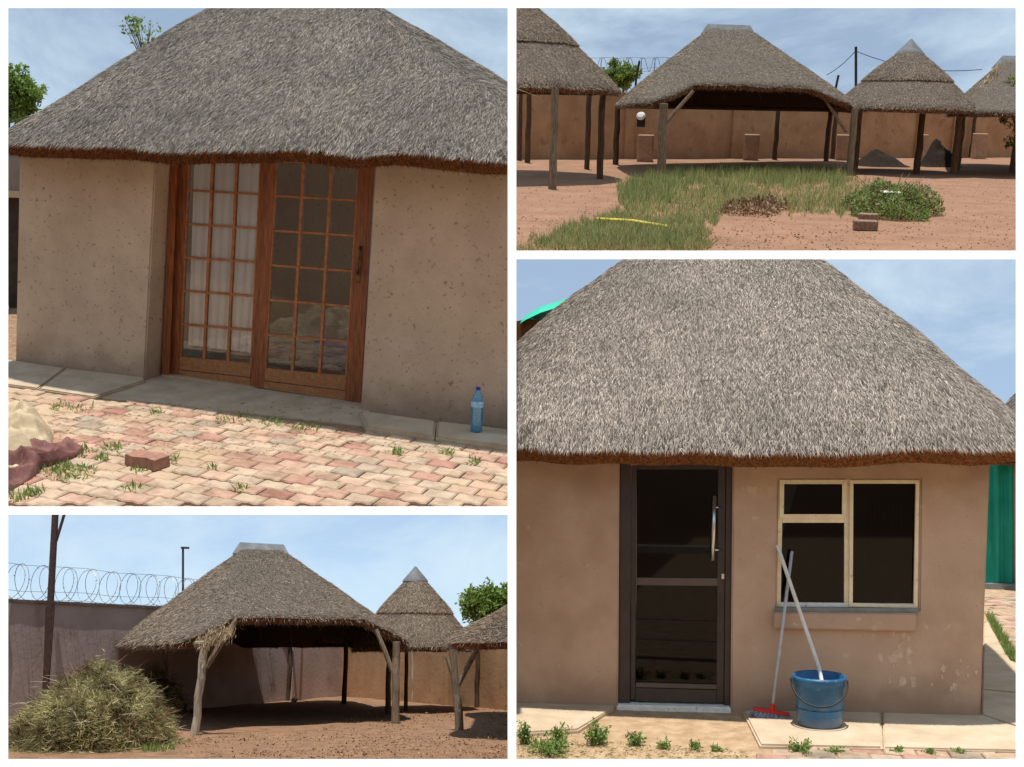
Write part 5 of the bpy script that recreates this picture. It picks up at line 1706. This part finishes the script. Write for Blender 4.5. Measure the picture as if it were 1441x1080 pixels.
# burglar bars and clutter dimly seen inside
bm = BM()
for k in range(11):
    x = 1222 + k * 6.2
    tube(bm, [W4.on(x, 700, -0.75), W4.on(x, 790, -0.75)], 0.012, 6)
for y in (702, 745, 788): tube(bm, [W4.on(1220, y, -0.75), W4.on(1286, y, -0.75)], 0.010, 6)
single('bed_rail', bm, M['steel'], S, zup(W4.on(1250, 790, -0.75), 0.6), 'grey barred rack dimly seen inside through the tall window pane', 'rack')
# aprons
ap4 = bpy.data.objects.new('concrete_path', None)
COL.objects.link(ap4); ap4.matrix_world = S.M.copy(); ap4['kind'] = 'structure'; BASE['concrete_path'] = Vector((0, 0, 0))
apron_slab(S, ap4, [(721, 986), (867, 990), (863, 995), (814, 1026), (721, 1031)], ZS, M['concrete_pale'], 0.015)
apron_slab(S, ap4, [(1045, 999.5), (1240, 1002), (1242, 1051.5), (1069, 1047.5)], ZS, M['concrete_pale'], 0.015)
apron_slab(S, ap4, [(1241.5, 1002), (1380.5, 1005), (1600, 1075), (1600, 1060), (1243.5, 1051.7)][:2] + [(1382, 1007), (1470, 1036), (1470, 1056.5), (1243.5, 1051.7)], ZS, M['concrete_pale'], 0.012)
apron_slab(S, ap4, [(1381.5, 1005.5), (1381.8, 971), (1475, 980), (1475, 1036)], ZS, M['concrete_pale'], 0.012)
apron_slab(S, ap4, [(1382, 969.5), (1385.5, 876), (1391, 876), (1420, 930), (1475, 945), (1475, 978.5)], ZS, M['concrete_pale'], 0.012)
# pavers in front and round the side
reg = [S.g(*p) for p in ((1085, 1053), (1475, 1060), (1475, 1090), (1055, 1090))]
print('BR pavers', lay_pavers(S, sandy, reg, S.g(1200, 1066), 0.02, 0.016))
reg = [S.g(*p) for p in ((1386, 836), (1470, 836), (1470, 935), (1424, 925), (1394, 872))]
print('BR side pavers', lay_pavers(S, sandy, reg, S.g(1410, 890), 0.25, 0.016))
# bucket
bb = S.g(1154, 1015, ZS)
bb = S.g(1153.5, 1020, ZS)
k4 = bb.y / F
bk_ = thing('bucket', 'blue plastic bucket with black handle and a mop stick standing in it', 'bucket', S, bb)
rt_, rb2 = 34.6 * k4, 29.0 * k4
hb_ = S.at(1154, 950, bb).z - ZS
bm = BM()
lathe(bm, bb, [(0.0, 0.012), (rb2 * 0.93, 0.012), (rt_ * 0.93, hb_ - 0.01), (rt_ * 0.99, hb_), (rt_ * 1.0, hb_ - 0.008), (rt_ * 0.985, hb_ * 0.80), (rt_ * 0.93, hb_ * 0.79), (rb2 * 1.0, 0.02), (rb2 * 0.96, 0.0), (0.0, 0.0)], 40)
obj('bucket_body', bm, M['blue_plastic'], bk_, smooth=True)
bm = BM()
lathe(bm, bb, [(rt_ * 1.0, hb_ * 0.985), (rt_ * 1.035, hb_ * 0.975), (rt_ * 1.03, hb_ * 0.93), (rt_ * 0.995, hb_ * 0.925)], 40)
obj('rim', bm, M['blue_plastic'], bk_, smooth=True)
bm = BM()
hp = []
for i in range(17):
    a = math.pi * i / 16
    hp.append(bb + Vector((-rt_ * 1.06 * math.cos(a), -rt_ * 1.08 * math.sin(a) ** 0.8 - 0.005, hb_ * 0.9 - 0.17 * math.sin(a))))
tube(bm, hp, 0.008, 8)
obj('handle', bm, M['black_plastic'], bk_, smooth=True)
obj('water', lathe(BM(), bb, [(0.0, hb_ * 0.35), (rt_ * 0.9, hb_ * 0.35)], 24), M['blue_dark'], bk_)
# mop stick leaning on the window, foot in the bucket
a = bb + Vector((0.05, 0.03, hb_ * 0.38))
foot_m = S.at(1158, 962, bb) ; foot_m.z = bb.z + hb_ * 0.5
top_m = W4.on(1094, 768, 0.035)
d_m = S.at(1153, 941, bb + Vector((0, rt_ * 0.6, 0)))
bm = BM(); tube(bm, [S.at(1159, 972, bb), d_m, top_m], 0.0165, 10)
mp_ = single('mop', bm, M['stick_white'], S, S.at(1159, 972, bb), 'white mop stick standing in the blue bucket and leaning on the window', 'mop')
# broom
hd = S.g(1085, 1008, ZS)
br = thing('broom', 'red headed broom with silver stick leaning on the wall beside the bucket', 'broom', S, hd)
sock = S.at(1086.8, 999, hd)
top_b = W4.on(1114.5, 776, 0.04)
obj('stick', tube(BM(), [sock, top_b], 0.0135, 9), M['stick_grey'], br, smooth=True)
a, b = S.at(1060, 997.5, hd), S.at(1111, 1006, hd)
ax = (b - a).normalized()
bm = BM()
box(bm, (a + b) / 2, (b - a).length, 0.055, 0.030, math.atan2(ax.y, ax.x), 0.008, Matrix.Rotation(-math.asin(ax.z), 4, 'Y'))
obj('broom_head', bm, M['red_plastic'], br)
obj('socket', tube(BM(), [S.at(1086, 1003, hd), S.at(1087.6, 991, hd)], [0.026, 0.019], 9), M['red_plastic'], br)
n = 700
tt = RNG.random((n, 1))
P = np.array(a) * (1 - tt) + np.array(b) * tt + RNG.normal(0, 1, (n, 3)) * np.array([0.004, 0.016, 0.002]) - np.array([0, 0, 0.012])
E = np.array(S.at(1055, 1005.5, hd + Vector((0, -0.06, 0)))) * (1 - tt) + np.array(S.at(1111, 1017.5, hd + Vector((0, -0.06, 0)))) * tt + RNG.normal(0, 1, (n, 3)) * np.array([0.006, 0.02, 0.004])
E[:, 2] = np.maximum(E[:, 2], ZS + 0.004)
s_ = np.array([0.004, 0, 0])
V = np.stack([P - s_, P + s_, E + s_, E - s_], 1) - np.array(hd)
stuff_obj('bristles', quad_mesh('bristles', V), M['bristle'], br)
# weeds
def weed(S, px, py, hpx, wpx, n, label, z=0.0):
    b = S.g(px, py, z); k = b.y / F
    t = thing('weed', label, 'weed', S, b, 'weeds at the foot of the tan hut')
    bm = BM()
    tips = []
    ns = max(4, n // 26)
    for q in range(ns):
        a = random.uniform(0, 6.28); rr = random.uniform(0.1, 1) * wpx * k / 2
        tip = b + Vector((math.cos(a) * rr, math.sin(a) * rr, hpx * k * random.uniform(0.35, 1.0)))
        tube(bm, [b + Vector((math.cos(a) * rr * 0.2, math.sin(a) * rr * 0.2, -0.01)), b.lerp(tip, 0.55) + Vector((0, 0, 0.02)), tip], [0.006, 0.004, 0.002], 4)
        tips.append((b + Vector((math.cos(a) * rr * 0.2, math.sin(a) * rr * 0.2, 0)), tip))
    obj('stem', bm, M['weed'], t)
    P = []
    for a_, b_ in tips:
        for q in range(26): P.append((a_.lerp(b_, random.uniform(0.25, 1.0)) + Vector((random.gauss(0, 0.012), random.gauss(0, 0.012), random.gauss(0, 0.008))))[:])
    P = np.array(P)
    V = sprays(P, norm(RNG.normal(0, 1, P.shape) + np.array([0, 0, 0.35])), 0.03, 0.013) - np.array(b)
    link('leaf_spray', quad_mesh('leaf_spray', V), M['weed'], t)['kind'] = 'stuff'
for px, py, h, w, n, lab in ((776, 1060, 20, 88, 900, 'broad leafy weed mat spreading before the pale slab corner'), (838, 1048, 33, 46, 620, 'tallest leafy weed beside the corner of the pale slab'), (738, 1046, 30, 34, 420, 'leafy weed clump at the end of the pale slab by the white frame'),
                             (785, 1044, 26, 36, 380, 'leafy weed between the slab corner and the broad weed mat'),
                             (895, 1049, 18, 34, 260, 'small leafy weed on the sand in front of the dark door'), (938, 1053, 11, 26, 150, 'tiny weed on the sand just past the small leafy one'), (978, 1055, 10, 26, 130, 'flat weed sprig on the sand before the door edge'),
                             (1010, 1057, 8, 22, 100, 'sparse flat weed where sand meets the pavers'), (1128, 1060, 16, 50, 300, 'leafy weed along the slab edge in front of the bucket'), (1180, 1061, 8, 34, 130, 'low weed strip on the slab edge past the bucket'),
                             (1262, 1062, 8, 24, 110, 'weed tuft in the paver joint at the slab crack'), (1310, 1063, 9, 22, 110, 'weed tuft in the paver joint below the stained wall'), (1352, 1064, 9, 16, 90, 'weed tuft in the paver joint below the wall corner')):
    weed(S, px, py, h, w, n, lab)
P = sow(S, [(1388, 868), (1396, 868), (1425, 918), (1440, 935), (1440, 945), (1418, 926)], 1500, 0.01)
stuff_obj('grass', tri_mesh('grass', blades(P, 0.10, 0.014, 0.9)), M['weed'], None, S)
P = sow(S, [(727, 1068), (727, 1040), (860, 1042), (1060, 1058), (1060, 1068)], 700, 0.008)
stuff_obj('straw_litter', quad_mesh('straw_litter', sprays(P, norm(RNG.normal(0, 1, P.shape) * np.array([1, 1, 0.15])), 0.04, 0.008)), M['dry_grass'], None, S)
# neighbours: green shade net, far hut, tarpaulin
gy = S.g(1410, 829).y
a, b = zup(S.dep(1372, 800, gy), 0), zup(S.dep(1520, 800, gy), 0)
t = thing('shade_net', 'tall dark green shade net screen around the corner of the tan hut', 'screen', S, a.lerp(b, 0.5))
bm = BM()
n_ = 40
top_z = S.dep(1410, 655, gy).z
v0 = [bm.verts.new(a.lerp(b, i / n_) + Vector((0, 0.04 * math.sin(i * 1.3), 0.10))) for i in range(n_ + 1)]
v1 = [bm.verts.new(a.lerp(b, i / n_) + Vector((0, 0.05 * math.sin(i * 1.1 + 1), top_z))) for i in range(n_ + 1)]
for i in range(n_): bm.faces.new((v0[i], v0[i + 1], v1[i + 1], v1[i]))
obj('net', bm, M['green_net'], t)
bm = BM(); slab(bm, [zup(a, -0.02) + Vector((0, -0.1, 0)), zup(b, -0.02) + Vector((0, -0.1, 0)), zup(b, 0.09) + Vector((0, -0.1, 0)), zup(a, 0.09) + Vector((0, -0.1, 0))], Vector((0, 0.3, 0))); obj('kerb', bm, M['slate'], t)
yf = 20.6
cf = zup(S.dep(1512, 600, yf), 0)
t = thing('thatched_hut', 'distant grey thatched roof peeking past the slope of the tan hut roof', 'hut', S, cf, 'walled thatched huts')
ev = rounded(cf, 1.75, 1.75, 0, 0, 40, 2)
bm = roof_shell(ev, cf, cf, S.dep(1440, 640, yf).z, S.dep(1490, 470, yf).z, 0.95, thick=0.15, K=8)
add_roof(t, bm, 9000, 0.16, 0.02, M['thatch_grey'])
obj('wall', lathe(BM(), cf, [(1.4, 0.0), (1.4, S.dep(1440, 635, yf).z)], 28), M['clay_warm'], t)
# tarpaulin over the roof of the hut behind
yt = 15.5
ct = zup(S.dep(690, 600, yt), 0)
t2 = thing('thatched_hut', 'brown roof edge of a hut under a bright green tarpaulin behind the tan hut', 'hut', S, zup(S.dep(742, 600, yt), 0), 'walled thatched huts')
bm = BM()
prism(bm, [S.dep(x, y, yt) for x, y in ((722, 453), (745, 449), (900, 470), (900, 560), (722, 560))], [S.dep(x, y, yt) + Vector((0, 1.6, 0)) for x, y in ((722, 453), (745, 449), (900, 470), (900, 560), (722, 560))])
obj('roof', bm, M['thatch_butt'], t2)
bm = BM()
prism(bm, [zup(S.dep(722, 560, yt), 0) + Vector((0.03, 0.15, 0)), zup(S.dep(900, 560, yt), 0) + Vector((0, 0.15, 0)), S.dep(900, 561, yt) + Vector((0, 0.15, 0)), S.dep(722, 561, yt) + Vector((0.03, 0.15, 0))],
      [zup(S.dep(722, 560, yt), 0) + Vector((0.03, 1.4, 0)), zup(S.dep(900, 560, yt), 0) + Vector((0, 1.4, 0)), S.dep(900, 561, yt) + Vector((0, 1.4, 0)), S.dep(722, 561, yt) + Vector((0.03, 1.4, 0))])
obj('wall', bm, M['clay_warm'], t2)
bm = BM()
rows = []
for j, dy in enumerate((-0.10, 0.1, 0.6, 1.2)):
    prof_ = [(733, 456), (740, 444), (760, 434), (785, 424), (805, 417), (840, 412)]
    low_ = [(736, 458), (745, 451), (765, 444), (788, 436), (808, 428), (842, 424)]
    src = low_ if j == 0 else prof_
    rows.append([bm.verts.new(S.dep(x, y + 1.5 * math.sin(i * 2.0 + j), yt) + Vector((0, dy - 0.12, 0))) for i, (x, y) in enumerate(src)])
for j in range(3):
    for i in range(5): bm.faces.new((rows[j][i], rows[j][i + 1], rows[j + 1][i + 1], rows[j + 1][i]))
single('green_tarpaulin', bm, M['green_tarp'], S, S.dep(760, 445, yt), 'bright green tarpaulin draped over the roof behind the tan hut', 'tarpaulin')
